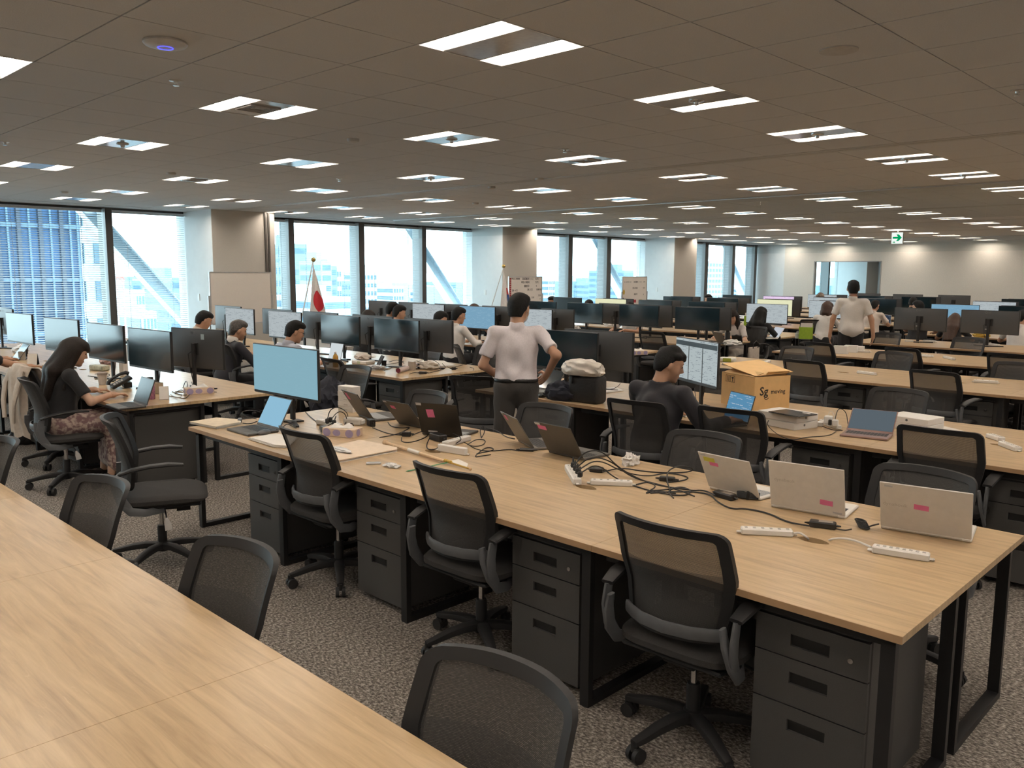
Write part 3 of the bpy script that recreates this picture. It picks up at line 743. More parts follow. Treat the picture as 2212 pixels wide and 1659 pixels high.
def chair_px(pa, pb, label, face=1, turn=0.0):
    """chair from the two top corners of its back in the photograph; face=+1 sitter looks along +x"""
    zb = ZB if face > 0 else ZBL
    a, b_ = at(*pa, zb), at(*pb, zb); c = (a + b_) / 2
    rz = (0 if face > 0 else PI) + D(turn)
    o = chair(c.x + BK * math.cos(rz), c.y + BK * math.sin(rz), rz, label)
    if face < 0: o.scale = (1, 1, .96)      # lowered seat
    return o
# near side of the laptop row
chair_px((1332, 1105), (1575, 1162), 'black mesh task chair nearest camera in front of the silver laptops', 1, 2)
chair_px((896, 996), (1050, 1030), 'black mesh task chair in front of the wooden baton', 1, 2)
chair_px((607, 920), (712, 945), 'black mesh task chair in front of the tissue box and papers', 1, 1)
# foreground table, far side
chair_px((905, 1405), (1255, 1545), 'nearest black mesh chair tucked in at the bare foreground table', -1, 3)
chair_px((415, 1165), (600, 1230), 'second black mesh chair tucked in at the bare foreground table', -1, 4)
chair_px((150, 1030), (278, 1070), 'third black mesh chair tucked in at the bare foreground table', -1, 5)
chair_px((-70, 945), (52, 970), 'black mesh chair cut by left picture edge at the foreground table', -1, 5)
# empty chair standing in the aisle, side on
chair(at(345, 1180, .10).x + .02, at(345, 1180, .10).y, D(-24), 'empty black chair standing sideways in the aisle by the woman')
# far side of the laptop row
chair_px((1882, 1003), (2120, 1045), 'black chair across the laptop row behind the rightmost silver laptop', -1, -3)
chair_px((1438, 932), (1608, 955), 'black chair across the laptop row beside the seated man\'s elbow', -1, 4)
chair_px((1115, 872), (1245, 890), 'black chair across the laptop row behind two dark laptops', -1, 3)
chair_px((880, 843), (970, 860), 'black chair across the laptop row below the window-side desk corner', -1, -3)
chair(4.30, 6.42, PI, 'chair with a navy jacket behind the large lit monitor')
# near side of the box row
chair(4.95, 3.42, D(6), 'black mesh chair under the seated man in navy')
chair_px((1510, 877), (1650, 893), 'black mesh chair in front of the white boxes', 1, 5)
chair_px((1942, 918), (2122, 940), 'black mesh chair right of the open pink-gold laptop', 1, 2)
chair_px((1880, 838), (2008, 853), 'black chair tucked behind the open pink-gold laptop', -1, -4)
chair(6.6, 3.9, PI + .1, 'black chair half hidden behind the moving box')
chair(6.55, 1.15, PI, 'black chair across the box row at the right edge')
# first empty row
chair_px((1692, 776), (1781, 785), 'black mesh chair right behind the moving box', 1, -6)
chair_px((1964, 798), (2076, 810), 'black mesh chair before the first empty row at right', 1, -8)
chair_px((1684, 748), (1764, 756), 'black chair across the first empty row near the aisle', -1, -8)
chair_px((1890, 760), (1975, 768), 'black chair across the first empty row at centre right', -1, -8)
chair_px((2140, 782), (2260, 792), 'black chair across the first empty row at right edge', -1, -6)
# second empty row
chair_px((1735, 738), (1802, 745), 'black mesh chair before the second empty row near the aisle', 1, -16)
chair_px((1912, 750), (1988, 757), 'black mesh chair before the second empty row at centre', 1, -14)
chair_px((2130, 762), (2230, 770), 'black mesh chair before the second empty row at right edge', 1, -8)
chair_px((1884, 718), (1952, 725), 'black chair across the second empty row beside the standing man', -1, -10)
chair_px((2056, 727), (2134, 736), 'black chair across the second empty row below the long-haired head', -1, -8)
# window-side rows
chair(2.30, 7.42, D(-8), 'black chair under the long-haired woman')
chair(2.54, 8.38, D(-4), 'chair with a beige cardigan hung over its back')
chair(2.20, 9.85, D(0), 'black chair under the person at the left edge')
for k, yy in enumerate((7.2, 8.45, 9.55, 10.85)): chair(ROWX[1] - .28, yy, D((-8, 4, -4, 2)[k]), 'black mesh chair, %s from the aisle on the near side of the suited man\'s row' % ORD[k])
chair_px((985, 735), (1003, 765), 'black chair turned sideways beside the white-shirted man', 1, -40)
for k, yy in enumerate((7.15, 8.3)): chair(ROWX[1] + DD + .15, yy, PI + D((12, -6)[k]), 'black chair, %s from the aisle on the far side of the suited man\'s row' % ORD[k])
chair(5.05, 5.25, D(25), 'black chair beside the standing man\'s legs')
chair(8.2, 7.3, D(0), 'black chair at the aisle end of the third window-side row')
chair(10.75, 7.3, D(0), 'black chair at the aisle end of the grey-vest woman\'s row')
chair(12.75, 6.9, D(180), 'black chair under the grey-vest woman')
chair(13.2, 7.25, D(10), 'black chair under the woman in black')
chair(16.1, 7.3, D(20), 'black chair under the brown-haired woman in white')
# ================================================================== monitors
MBACK = mat('monitor_back_plastic', (.068, .071, .076), .42, noise=.15, scale=400)
BEZEL = mat('monitor_bezel', (.02, .021, .023), .4)
OFF = mat('screen_off_teal_reflection', (.008, .020, .028), .12, noise=.0, spec=.9)  # teal of bluish reflections put into the base colour
LOGO = mat('dim_logo_grey', (.12, .12, .12), .4)
def screen_mat(name, bg, ink, strength, cols=2, bars=None):
    """lit page: text-like rows of ink on a bright ground, from brick and noise textures on the screen's own plane"""
    m = bpy.data.materials.new(name); m.use_nodes = True; n = m.node_tree; n.nodes.clear()
    o = n.nodes.new('ShaderNodeOutputMaterial'); e = n.nodes.new('ShaderNodeEmission'); e.inputs[1].default_value = strength
    tc = n.nodes.new('ShaderNodeTexCoord'); sp = n.nodes.new('ShaderNodeSeparateXYZ'); n.links.new(tc.outputs['Object'], sp.inputs[0])
    cb_ = n.nodes.new('ShaderNodeCombineXYZ'); n.links.new(sp.outputs['Y'], cb_.inputs[0]); n.links.new(sp.outputs['Z'], cb_.inputs[1])
    br = n.nodes.new('ShaderNodeTexBrick'); br.inputs['Scale'].default_value = 1.0; br.inputs['Brick Width'].default_value = .05; br.inputs['Row Height'].default_value = .014; br.inputs['Mortar Size'].default_value = .0045
    br.inputs['Color1'].default_value = (1, 1, 1, 1); br.inputs['Color2'].default_value = (1, 1, 1, 1); br.inputs['Mortar'].default_value = (0, 0, 0, 1); n.links.new(cb_.outputs[0], br.inputs[0])
    mp = n.nodes.new('ShaderNodeMapping'); mp.inputs['Scale'].default_value = (9, 70, 1); n.links.new(cb_.outputs[0], mp.inputs[0])
    nz = n.nodes.new('ShaderNodeTexNoise'); nz.inputs['Scale'].default_value = 1.0; nz.inputs['Detail'].default_value = 2; n.links.new(mp.outputs[0], nz.inputs['Vector'])
    gt = n.nodes.new('ShaderNodeMath'); gt.operation = 'GREATER_THAN'; gt.inputs[1].default_value = .56; n.links.new(nz.outputs['Fac'], gt.inputs[0])
    mu = n.nodes.new('ShaderNodeMath'); mu.operation = 'MULTIPLY'; n.links.new(gt.outputs[0], mu.inputs[0]); n.links.new(br.outputs['Color'], mu.inputs[1])
    mx = n.nodes.new('ShaderNodeMixRGB'); mx.inputs[1].default_value = tuple(bg) + (1,); mx.inputs[2].default_value = tuple(ink) + (1,); n.links.new(mu.outputs[0], mx.inputs[0])
    n.links.new(mx.outputs[0], e.inputs[0]); n.links.new(e.outputs[0], o.inputs[0]); return m
PAGE = screen_mat('lit_white_page', (.43, .48, .50), (.22, .25, .28), 1.0)
PAGEB = screen_mat('lit_blue_page', (.19, .36, .50), (.28, .45, .58), 1.0)
PAGED = screen_mat('lit_dark_page', (.02, .03, .05), (.25, .3, .35), 1.0)
PAGEY = screen_mat('lit_cream_page', (.78, .78, .52), (.7, .7, .45), 1.0)
PAGEP = screen_mat('lit_pink_page', (.80, .62, .85), (.5, .4, .6), 1.0)
PANE = emit('plain_blue_desktop', (.20, .42, .56), 1.0)
TXT = {}
def text_mesh(s_, size, extrude=0.0, bold=False):
    k = (s_, round(size, 4), bold)
    if k in TXT: return TXT[k]
    c = bpy.data.curves.new('lettering', 'FONT'); c.body = s_; c.size = size; c.align_x = 'CENTER'; c.align_y = 'CENTER'; c.extrude = extrude; c.resolution_u = 2
    if bold: c.offset = size * .022
    o = bpy.data.objects.new('lettering', c); col.objects.link(o)
    dg = bpy.context.evaluated_depsgraph_get(); dg.update()
    me = bpy.data.meshes.new_from_object(o.evaluated_get(dg)); me.name = 'lettering'; bpy.data.objects.remove(o); bpy.data.curves.remove(c)
    TXT[k] = me; return me
def lettering(s_, size, m, parent, loc, rot, bold=False, name='lettering', sx=1.0):
    me = text_mesh(s_, size, 0, bold).copy(); me.materials.clear(); me.materials.append(m)
    o = link(name, me, parent); o.location = loc; o.rotation_euler = rot; o.scale = (sx, 1, 1); return o
# local monitor frame: screen faces -x, centre of the panel at origin height, base at z=0
def monitor_proto(name, w, h, ztop, kind):
    t = thing(name, 'x', 'monitor'); zc = ztop - h / 2
    b = MB(); b.box((.012, 0, zc), (.022, w, h), None, .004); b.build('case', BEZEL, t)
    b = MB(); b.sheet(lambda u, v: Vector((.024 + .020 * (1 - abs(2 * u - 1) ** 3) * (1 - abs(2 * v - 1) ** 3), (u - .5) * w * .97, zc + (v - .5) * h * .96)), 10, 8); b.build('back_shell', MBACK, t, True)
    MB().span(-.0012, 0.0008, -w / 2 + .006, w / 2 - .006, zc - h / 2 + .020, zc + h / 2 - .007).build('screen', OFF, t)
    MB().span(.042, .052, -.055, .055, zc - .055, zc + .055, .004).build('mount_plate', PLASTIC, t)
    MB().span(.050, .075, -.02, .02, .02, zc + .05, .004).build('stand_post', PLASTIC, t)
    n = [(-.075 + .0, .21), (-.02, .10), (.02, .03), (.075, .045), (.075, -.045), (.02, -.03), (-.02, -.10), (-.075, -.21), (-.095, -.20), (-.055, -.09), (-.035, 0), (-.055, .09), (-.095, .20)]
    bs = MB(); bs.prism([(x + .05, y) for x, y in n], 0, .012); bs.build('stand_foot', PLASTIC, t)
    lo = lettering('LG', .030, LOGO, t, (.0455, 0, zc + h / 2 - .035), (PI / 2, 0, PI / 2), True, 'maker_logo')
    rg = MB(); rg.tube([(.0452, -.045 + .013 * math.cos(a), zc + h / 2 - .035 + .013 * math.sin(a)) for a in [k * PI / 8 for k in range(16)]], .0022, 5, True); rg.build('logo_ring', LOGO, t)
    cab_ = MB(); cab_.tube([(.05, -.03, zc - .02), (.075, -.07, zc - .05), (.07, -.06, zc - .14), (.072, -.03, zc - .25), (.068, -.01, .05)], .004, 6); cab_.build('video_cable', PLASTIC, t, True)
    MB().span(.040, .044, -.05, .0, zc - .115, zc - .10).build('rating_label', mat('pale_label', (.42, .42, .42), .6), t)
    return t
MW, MH, MT = .82, .365, .555
mon0 = monitor_proto('desk_monitor', MW, MH, MT, 0); mu_ = [False]
def monitor(X, Y, rz, label, scr=None, dz=0.0, sc=1.0):
    o = mon0 if not mu_[0] else copy_tree(mon0)
    if not mu_[0]: KID(mon0); mu_[0] = True
    o.location = (X, Y, ZT); o.rotation_euler = (0, 0, rz); o.scale = (1, sc, 1); o['label'] = label; o['group'] = 'wide desk monitors'
    if scr is not None:
        for ch in o.children:
            if ch.name.startswith('screen'):
                me = ch.data.copy(); me.materials.clear(); me.materials.append(scr); ch.data = me
    return o
NEAR, FAR = .56, .86                     # monitor planes inside a double desk
def mon_px(pl, pr, row, side, label, scr=None, turn=0, sc=1.0):
    """side 'n': faces the near-side sitter (screen towards -x); 'f': the back shows"""
    X = ROWX[row] + (NEAR if side == 'n' else FAR)
    Y = (on_x(*pl, X).y + on_x(*pr, X).y) / 2
    return monitor(X, Y, (0 if side == 'n' else PI) + D(turn), label, scr, 0, sc)
mon_px((805, 692), (907, 699), 1, 'n', 'switched-off monitor at the aisle end of the suited man\'s row', None)
big = mon_px((541, 738), (691, 758), 0, 'n', 'large lit pale blue monitor at the left end of the laptop row', screen_mat('pale_desktop', (.235, .42, .50), (.245, .43, .51), 1.0), 2)
mon_px((13.6, 675), (66, 680), 0, 'n', 'switched-off monitor mirroring the blinds at the far left', None, 4)
mon_px((101, 685), (160, 694), 0, 'n', 'dark monitor behind the long-haired woman\'s head', None, 6)
mon_px((190, 694), (262, 703), 0, 'n', 'dark monitor mirroring a person, right of the woman\'s face', None, 3)
mon_px((278, 715), (365, 725), 0, 'n', 'dark grey monitor above the woman\'s hands', None, 3)
o = monitor(ROWX[0] + .95, on_x(428, 708, ROWX[0] + .95).y, PI + D(14), 'monitor back with a pale sticker at the aisle end of the woman\'s row', None, 0, .86)
MB().span(.046, .0465, .10, .15, .46, .51).build('sticker', mat('pale_sticker', (.45, .55, .58), .4), o)
mon_px((-60, 655), (95, 656), 0, 'f', 'black monitor back with a logo cut by the left picture edge')
mon_px((443, 663), (550, 664), 1, 'f', 'black monitor back just below the blank whiteboard')
mon_px((485, 667), (549, 672), 1, 'n', 'lit document monitor behind the suited man', PAGE)
mon_px((560, 664), (645, 668), 1, 'f', 'monitor back left of the red disc flag')
mon_px((577.6, 672), (652, 679), 1, 'n', 'lit white page monitor beside the man in glasses', PAGE)
mon_px((654, 672), (735, 676), 1, 'f', 'monitor back below the red disc flag')
mon_px((691, 678), (777, 684), 1, 'n', 'switched-off monitor right of the man in glasses', None)
mon_px((765, 683), (850, 686), 1, 'f', 'monitor back half hidden behind the aisle-end dark screen')
mon_px((880, 685), (980, 692), 1, 'f', 'monitor back with round logo beside the white-shirted man')
# third window-side row
mon_px((795, 650), (860, 650), 2, 'f', 'monitor back behind two white-shirted heads')
mon_px((861, 655), (928, 654), 2, 'f', 'plain monitor back at centre below the windows')
mon_px((893, 658), (957, 660), 2, 'n', 'lit page monitor right of two white-shirted heads', PAGE)
mon_px((941, 659), (1010, 660), 2, 'f', 'monitor back with small logo below the white column')
mon_px((995, 667), (1066, 669), 2, 'n', 'lit blue monitor left of the standing man', PAGEB)
mon_px((1045, 662), (1120, 664), 2, 'f', 'monitor back behind the standing man\'s shoulder')
mon_px((1115, 669), (1181, 672), 2, 'n', 'lit page monitor right of the standing man\'s head', PAGE)
mon_px((1172, 678), (1240, 680), 2, 'f', 'small monitor back right of the standing man', None, 0, .8)
# fourth window-side row
mon_px((1135, 656), (1198, 657), 3, 'n', 'dark screen behind the lettered whiteboard', None)
mon_px((1222, 657), (1305, 658), 3, 'n', 'dark teal screen right of the lettered whiteboard', None)
mon_px((1300, 663), (1370, 664), 3, 'f', 'monitor back behind the dark-haired head at centre')
mon_px((1338, 671.5), (1422, 675.6), 3, 'n', 'dark screen below the small marker whiteboard', None)
mon_px((1370, 660.7), (1453, 662), 3, 'f', 'monitor back with centred logo below the small whiteboard')
mon_px((1458, 673), (1555, 679), 3, 'n', 'dark screen left of the grey-vest woman', None)
mon_px((1488, 663), (1579, 666), 3, 'f', 'monitor back touching the grey-vest woman\'s hair')
# box row
mon_px((1163, 719), (1271, 724), 1, 'n', 'dark teal monitor behind the black bag', None)
mon_px((1224, 707), (1370, 715), 1, 'f', 'large monitor back with logo behind the seated navy man')
TRI = screen_mat('three_documents', (.42, .48, .49), (.20, .23, .26), 1.0)
gg = monitor(ROWX[1] + .60, on_x(1504, 738, ROWX[1] + .60).y, D(-30), 'lit monitor with three document columns left of the moving box', TRI, 0, .86)
for y in (-.135, .135): MB().span(-.0025, -.0014, y - .006, y + .006, .19, .528).build('page_gap', BEZEL, gg)
MB().span(-.0025, -.0014, -.40, .40, .492, .530).build('title_bar', mat('slate_bar', (.03, .045, .06), .4), gg)
MB().span(-.0025, -.0014, -.40, .40, .193, .215).build('task_bar', MATS['slate_bar'], gg)
# two monitors on the otherwise empty fifth row
mon_px((1937, 667.5), (2045, 669), 4, 'f', 'left of two big monitor backs on the empty row at right')
mon_px((2081, 669), (2202, 673), 4, 'f', 'right of two big monitor backs on the empty row at right')
# rows further back
GEN = [(4, 'n', BL2, [(0, PAGE), (1, None), (2, None), (3, PAGEY), (4, None)], 'green file row'), (4, 'f', BL2, [(1, None), (2, None), (3, None)], 'green file row'),
       (5, 'n', BL2, [(0, PAGE), (1, PAGEY), (2, None), (3, None)], 'sixth window-side row'), (5, 'f', BL2, [(0, None), (1, None), (2, None), (3, None)], 'sixth window-side row'),
       (6, 'n', BL2, [(0, None), (1, PAGE), (2, PAGEP), (3, None)], 'seventh window-side row'), (6, 'f', BL2, [(0, None), (1, None), (2, None)], 'seventh window-side row'),
       (7, 'n', BL2, [(0, None), (1, None), (2, PAGE)], 'eighth window-side row'), (7, 'f', BL2, [(0, None), (1, None), (2, None)], 'eighth window-side row'), (8, 'f', BL2, [(0, None), (1, None), (2, None)], 'ninth window-side row'),
       (5, 'n', BL1, [(0, PAGE), (1, PAGEY), (2, None), (3, PAGEB)], 'sixth row right of aisle'), (5, 'f', BL1, [(2, None)], 'sixth row right of aisle'),
       (6, 'n', BL1, [(0, PAGE), (1, PAGED), (2, None), (3, PAGE)], 'seventh row right of aisle'), (6, 'f', BL1, [(1, None), (2, None), (3, None)], 'seventh row right of aisle'),
       (7, 'n', BL1, [(1, PAGED), (2, PAGEP), (3, None)], 'eighth row right of aisle'), (7, 'f', BL1, [(2, None), (3, None)], 'eighth row right of aisle'), (8, 'f', BL1, [(3, None), (2, None)], 'ninth row right of aisle')]
for row, side, B0, lst, nm in GEN:
    for k, scr in lst:
        monitor(ROWX[row] + (NEAR if side == 'n' else FAR), B0 + UW * k + .6 + rnd.uniform(-.08, .08), (0 if side == 'n' else PI) + D(rnd.uniform(-3, 3)),
                '%s, %s from the %s in the %s' % ('dark monitor' if (side == 'n' and scr is None) else 'lit monitor' if side == 'n' else 'monitor back', ORD[k], 'aisle' if B0 == BL2 else 'right', nm), scr)
# ================================================================== laptops
SILV = mat('silver_lid', (.80, .76, .70), .45, .1, noise=.03); DARKL = mat('dark_grey_lid', (.065, .060, .054), .42, .1, noise=.05)
KEYS = mat('keyboard_keys', (.03, .03, .032), .5); KEYS2 = mat('pale_keys', (.40, .42, .43), .5)
PINK = mat('pink_sticky_note', (.80, .20, .38), .8); YEL = mat('yellow_sticky_note', (.66, .62, .10), .8); LBL = mat('white_asset_label', (.55, .55, .56), .6); FAINT = mat('faint_lettering', (.60, .56, .50), .45)
ROSE = mat('rose_gold_case', (.33, .22, .20), .35, .5)
def laptop(label, bl, br, tl, w, d, back, case, keys, scr=None, notes=(), logo=None):
    A, B = at(*bl, ZT + .012), at(*br, ZT + .012); c = (A + B) / 2
    v = (A - B) if back else (B - A); rz = math.atan2(-v.x, v.y)
    w = w or v.length
    t = thing('laptop', label, 'laptop', (c.x, c.y, ZT), rz)
    b = MB(); b.box((d / 2, 0, .008), (d, w, .014), None, .004); b.build('base', case, t)
    kb = MB()
    for i in range(5):
        for j in range(12): kb.span(.03 + i * .021, .047 + i * .021, -w * .44 + j * w * .88 / 12 + .001, -w * .44 + (j + 1) * w * .88 / 12 - .002, .0148, .0165)
    tag(kb.build('keyboard', keys, t), kind='stuff')
    MB().span(d * .66, d * .95, -w * .17, w * .17, .0148, .0155).build('touchpad', case, t)
    # lid tilt: fit the photographed upper left corner
    best = None; M0 = Matrix.Translation((c.x, c.y, ZT)) @ Matrix.Rotation(rz, 4, 'Z')
    for k in range(50, 150):
        a = D(k); p = M0 @ Vector((d * math.cos(a), (w / 2 if back else -w / 2), .014 + d * math.sin(a)))
        q = proj(p); e = abs(q[1] - tl[1]) + .3 * abs(q[0] - tl[0])
        if best is None or e < best[0]: best = (e, a)
    a = best[1]; R = Matrix.Rotation(-(a - PI / 2), 3, 'Y')
    def lidp(u, h, off): return Vector((0, 0, .016)) + R @ Vector((off, u, h))
    ld = MB(); ld.box(lidp(0, d / 2, -.003), (.006, w, d), R, .0025); lid = ld.build('lid', case, t)
    MB().box(lidp(0, d / 2 + .004, .0005), (.002, w * .95, d * .90), R).build('screen', scr or OFF, lid)
    MB().cyl((0, -w * .4, .012), (0, w * .4, .012), .006, 8).build('hinge', case, t)
    for (u, vv, nw, nh, m, nm) in notes:      # u from left seen from the back, v from top
        MB().box(lidp(w / 2 - u * w, d - vv * d, -.0066), (.0006, nw, nh), R @ Matrix.Rotation(D(rnd.uniform(-4, 4)), 3, 'X')).build(nm, m, lid)
    if logo:
        s_, u, vv, size = logo
        o = lettering(s_, size, FAINT, lid, lidp(w / 2 - u * w, d - vv * d, -.0068), (0, 0, 0)); o.rotation_euler = (R @ Matrix(((0, 0, -1), (-1, 0, 0), (0, 1, 0)))).to_euler()
    return t
S = 'sticky_note'; Lb = 'asset_label'
def msq(t, u, vv):
    lid = [ch for ch in t.children if ch.name.startswith('lid')][0]
    return lid
laptop('dark laptop with pink note beside the stack of white boxes', (771, 893.6), (812, 909), (749.7, 840.8), .31, .235, True, DARKL, KEYS2, None, [(.20, .22, .045, .06, PINK, S), (.08, .06, .04, .015, LBL, Lb)])
laptop('dark tilted laptop with pink note, second from the white boxes', (866, 913), (910.6, 922.5), (833, 863), .30, .225, True, DARKL, KEYS, None, [(.28, .26, .05, .03, PINK, S), (.08, .06, .04, .014, LBL, Lb)])
laptop('near-black laptop with square pink note amid cables', (924, 936), (986.6, 942), (909.7, 868), .31, .235, True, mat('near_black_lid', (.016, .015, .014), .4, noise=.05), KEYS2, None, [(.33, .33, .055, .06, PINK, S), (.08, .05, .04, .018, LBL, Lb), (.30, .92, .07, .012, LBL, Lb)])
laptop('dark laptop with pink note in front of the standing man', (1118, 949), (1156, 969.7), (1090, 887.8), .30, .225, True, mat('taupe_lid', (.14, .125, .105), .42, .1), KEYS, None, [(.22, .16, .045, .035, PINK, S), (.07, .04, .03, .012, LBL, Lb)])
laptop('dark laptop with pink note behind the big cable tangle', (1187, 974), (1259, 991), (1161.7, 910), .30, .225, True, DARKL, KEYS, None, [(.17, .16, .07, .03, PINK, S), (.07, .05, .045, .016, LBL, Lb)])
laptop('silver laptop with yellow and pink notes', (1534, 1051), (1640.5, 1076.7), (1506.5, 974), .30, .22, True, SILV, KEYS2, None, [(.20, .17, .065, .026, YEL, S), (.27, .28, .05, .022, PINK, S), (.10, .06, .03, .008, LBL, Lb)])
laptop('silver laptop with low pink note, middle of three', (1665, 1089.6), (1827.7, 1117), (1649, 993), .335, .235, True, SILV, KEYS, None, [(.76, .76, .056, .026, PINK, S), (.90, .95, .04, .008, LBL, Lb)], ('dynabook', .21, .40, .024))
laptop('silver laptop with central pink note nearest the desk corner', (1900, 1135.5), (2102, 1167.8), (1892, 1040), .345, .235, True, SILV, KEYS, None, [(.46, .45, .056, .026, PINK, S), (.10, .07, .032, .009, LBL, Lb)], ('dynabook', .17, .46, .024))
laptop('open black laptop with bright screen under the lit monitor', (554.6, 917), (602.7, 930), (571, 853.6), .31, .225, False, DARKL, KEYS, emit('bright_laptop_screen', (.27, .50, .66), 1.0))
laptop('open rose-gold laptop with dark lock screen on the box row', (1832, 928.6), (1925, 938), (1853, 880.7), .30, .215, False, ROSE, KEYS, screen_mat('grey_lock_screen', (.10, .125, .145), (.10, .125, .145), 1.0))
laptop('laptop with blue bloom wallpaper seen through the chair mesh', (1572, 906), (1604, 915), (1582, 843), .30, .21, False, DARKL, KEYS, screen_mat('bloom_wallpaper', (.10, .26, .42), (.45, .52, .6), 1.0))
laptop('open dark laptop in front of the long-haired woman', (288, 868), (316, 877), (306, 803), .30, .215, False, DARKL, KEYS, mat('dim_screen', (.06, .075, .085), .3))
laptop('white-screened laptop tilted in front of the man in glasses', (706, 776), (738, 781), (716, 727), .29, .21, False, mat('mid_grey_lid', (.20, .19, .18), .4, .3), KEYS, emit('striped_screen', (.62, .68, .70), 1.0))
laptop('dark closed-angle laptop behind the navy pouch', (1150, 838), (1196, 846), (1152, 796), .32, .22, False, DARKL, KEYS2, None)
laptop('small laptop at the far left edge beside the cup', (24, 772), (44, 778), (32, 742), .29, .21, False, DARKL, KEYS, mat('dim_blue_screen', (.12, .18, .24), .3))
laptop('grey laptop in front of the grey-vest woman', (1548, 740), (1574, 744), (1545, 716), .29, .21, True, DARKL, KEYS)
laptop('pale laptop in front of the woman in black', (1660, 728), (1682, 731), (1664, 706), .29, .21, False, SILV, KEYS2, emit('pale_laptop_screen', (.52, .55, .60), 1.0))
laptop('laptop with dark code screen in the sixth row', (1905, 700), (1925, 702), (1908, 680), .29, .21, False, SILV, KEYS, PAGED)
# ================================================================== small things on desks
def W(px, py, z=ZT): return at(px, py, z)
def on_desk(p, m=.12):
    best = None
    for X in ROWX:
        for (a, b_) in ((BL1, BL1 + 4.8), (BL2, BL2 + 6.0)):
            q = Vector((min(max(p.x, X + m), X + DD - m), min(max(p.y, a + m), b_ - m), p.z)); d = (q - p).length
            if best is None or d < best[0]: best = (d, q)
    return best[1]
STRIPM = mat('white_power_strip', (.80, .77, .72), .4, noise=.02); SLOTM = mat('outlet_slot', (.05, .045, .04), .6)
def power_strip(pa, pb, label, w=.042, h=.03, n=6, z=ZT, up=0):
    A, B = W(*pa, z), W(*pb, z); v = B - A; L = v.length; c = (A + B) / 2
    t = thing('power_strip', label, 'power strip', (c.x, c.y, z), math.atan2(v.y, v.x))
    MB().box((0, 0, h / 2), (L, w, h), None, .005).build('body', STRIPM, t)
    sl = MB()
    for k in range(n):
        x = -L * .4 + k * L * .8 / max(1, n - 1)
        for q in (-.006, .006): sl.span(x - .006, x + .006, q - .0015, q + .0015, h - .0005, h + .0006)
    tag(sl.build('outlet_slots', SLOTM, t), kind='stuff')
    for q in (-1, 1): MB().box((q * (L / 2 + .008), 0, .008), (.02, .018, .008), None, .003).build('mounting_tab', STRIPM, t)
    return t
CBL = mat('black_cable', (.012, .012, .013), .5); CBW = mat('white_cable', (.72, .70, .66), .5)
def smooth(P, it=2, closed=False):
    for _ in range(it):
        Q = [P[0]]
        for a, b_ in zip(P, P[1:]): Q += [a * .75 + b_ * .25, a * .25 + b_ * .75]
        P = Q + [P[-1]]
    return P
def cable(pts, label, r=.0032, m=None, z=ZT, name='cable'):
    P = [W(p[0], p[1], z + r + (p[2] if len(p) > 2 else 0)) if len(p) < 4 else Vector(p[:3]) for p in pts]
    P = smooth(P, 3)
    c = P[0].copy(); b = MB().tube([p - c for p in P], r, 6)
    o = b.build(name, m or CBL, None, True); o.location = c
    return tag(o, label, 'cable')
ADP = mat('black_adapter', (.014, .014, .015), .4); ADL = mat('adapter_label', (.32, .29, .26), .5)
def adapter(pa, pb, label, w=.045, h=.028, lab=True):
    A, B = W(*pa), W(*pb); v = B - A; c = (A + B) / 2
    t = thing('power_adapter', label, 'power adapter', (c.x, c.y, ZT), math.atan2(v.y, v.x)); L = max(.05, v.length)
    MB().box((0, 0, h / 2), (L, w, h), None, .005).build('brick', ADP, t)
    if lab: MB().span(-L * .15, L * .38, -w * .32, w * .32, h, h + .0006).build('rating_label', ADL, t)
    for q in (-1, 1): MB().cyl((q * L / 2, 0, h / 2), (q * (L / 2 + .02), 0, h / 2), .006, 8, .003).build('strain_relief', ADP, t)
    return t
# right end of the laptop row
power_strip((1600, 1152), (1712, 1158), 'white power strip left of the cable port, front of laptop row', .045, .028)
power_strip((1884, 1192), (2008, 1212), 'white power strip right of the cable port by the desk corner', .045, .03, 8)
cable([(1714, 1152, .01), (1728, 1150, .014), (1742, 1160, .006), (1748, 1166, -.02)], 'white cord from the left power strip into the cable port', .0045, CBW)
cable([(1786, 1170, -.02), (1796, 1164, .01), (1820, 1162, .012), (1850, 1168, .006), (1882, 1182, .01)], 'white cord from the right power strip into the cable port', .0045, CBW)
adapter((1748, 1136), (1806, 1143), 'black laptop adapter lying between the two front silver laptops')
adapter((1546, 1070), (1586, 1082), 'black laptop adapter with label beside the middle silver laptop')
adapter((1424, 1038), (1458, 1041), 'small black adapter right of the big cable tangle', .035, .025, False)
adapter((1274, 1018), (1303, 1020), 'rounded black adapter beside the standing power strip', .05, .025, False)
adapter((1122, 974), (1154, 975), 'flat black adapter left of the tangled dark laptop', .03, .018, False)
b = MB()
c0 = W(1862, 1140)
for k in range(5): b.tube([Vector((.03 * math.cos(a) + .006 * k - .012, .016 * math.sin(a), .008 + .005 * k)) for a in [q * PI / 6 for q in range(12)]], .004, 6, True)
o = b.build('coiled_plug', CBL, None, True); o.location = c0; o.rotation_euler = (0, 0, 1.0); tag(o, 'short coiled black plug left of the corner silver laptop', 'plug')
b = MB()
for k in range(6): b.tube([Vector((.052 * math.cos(a), .017 * math.sin(a) * (1 - k * .08), .008 + .0048 * k)) for a in [q * PI / 8 for q in range(16)]], .0038, 6, True)
b.box((0, 0, .02), (.016, .045, .04), None, .004)
o = b.build('bundled_cable', CBL, None, True); o.location = W(1616, 1078); o.rotation_euler = (0, 0, -1.2); tag(o, 'bundled black cord tied beside the labelled adapter', 'cable')
cable([(1840, 1143, .01), (1825, 1146), (1806, 1142, .008)], 'thin black lead joining adapter and coiled plug', .003)
cable([(1876, 1138, .012), (1888, 1134, .016), (1898, 1132, .012)], 'short black lead into the corner silver laptop', .0035)
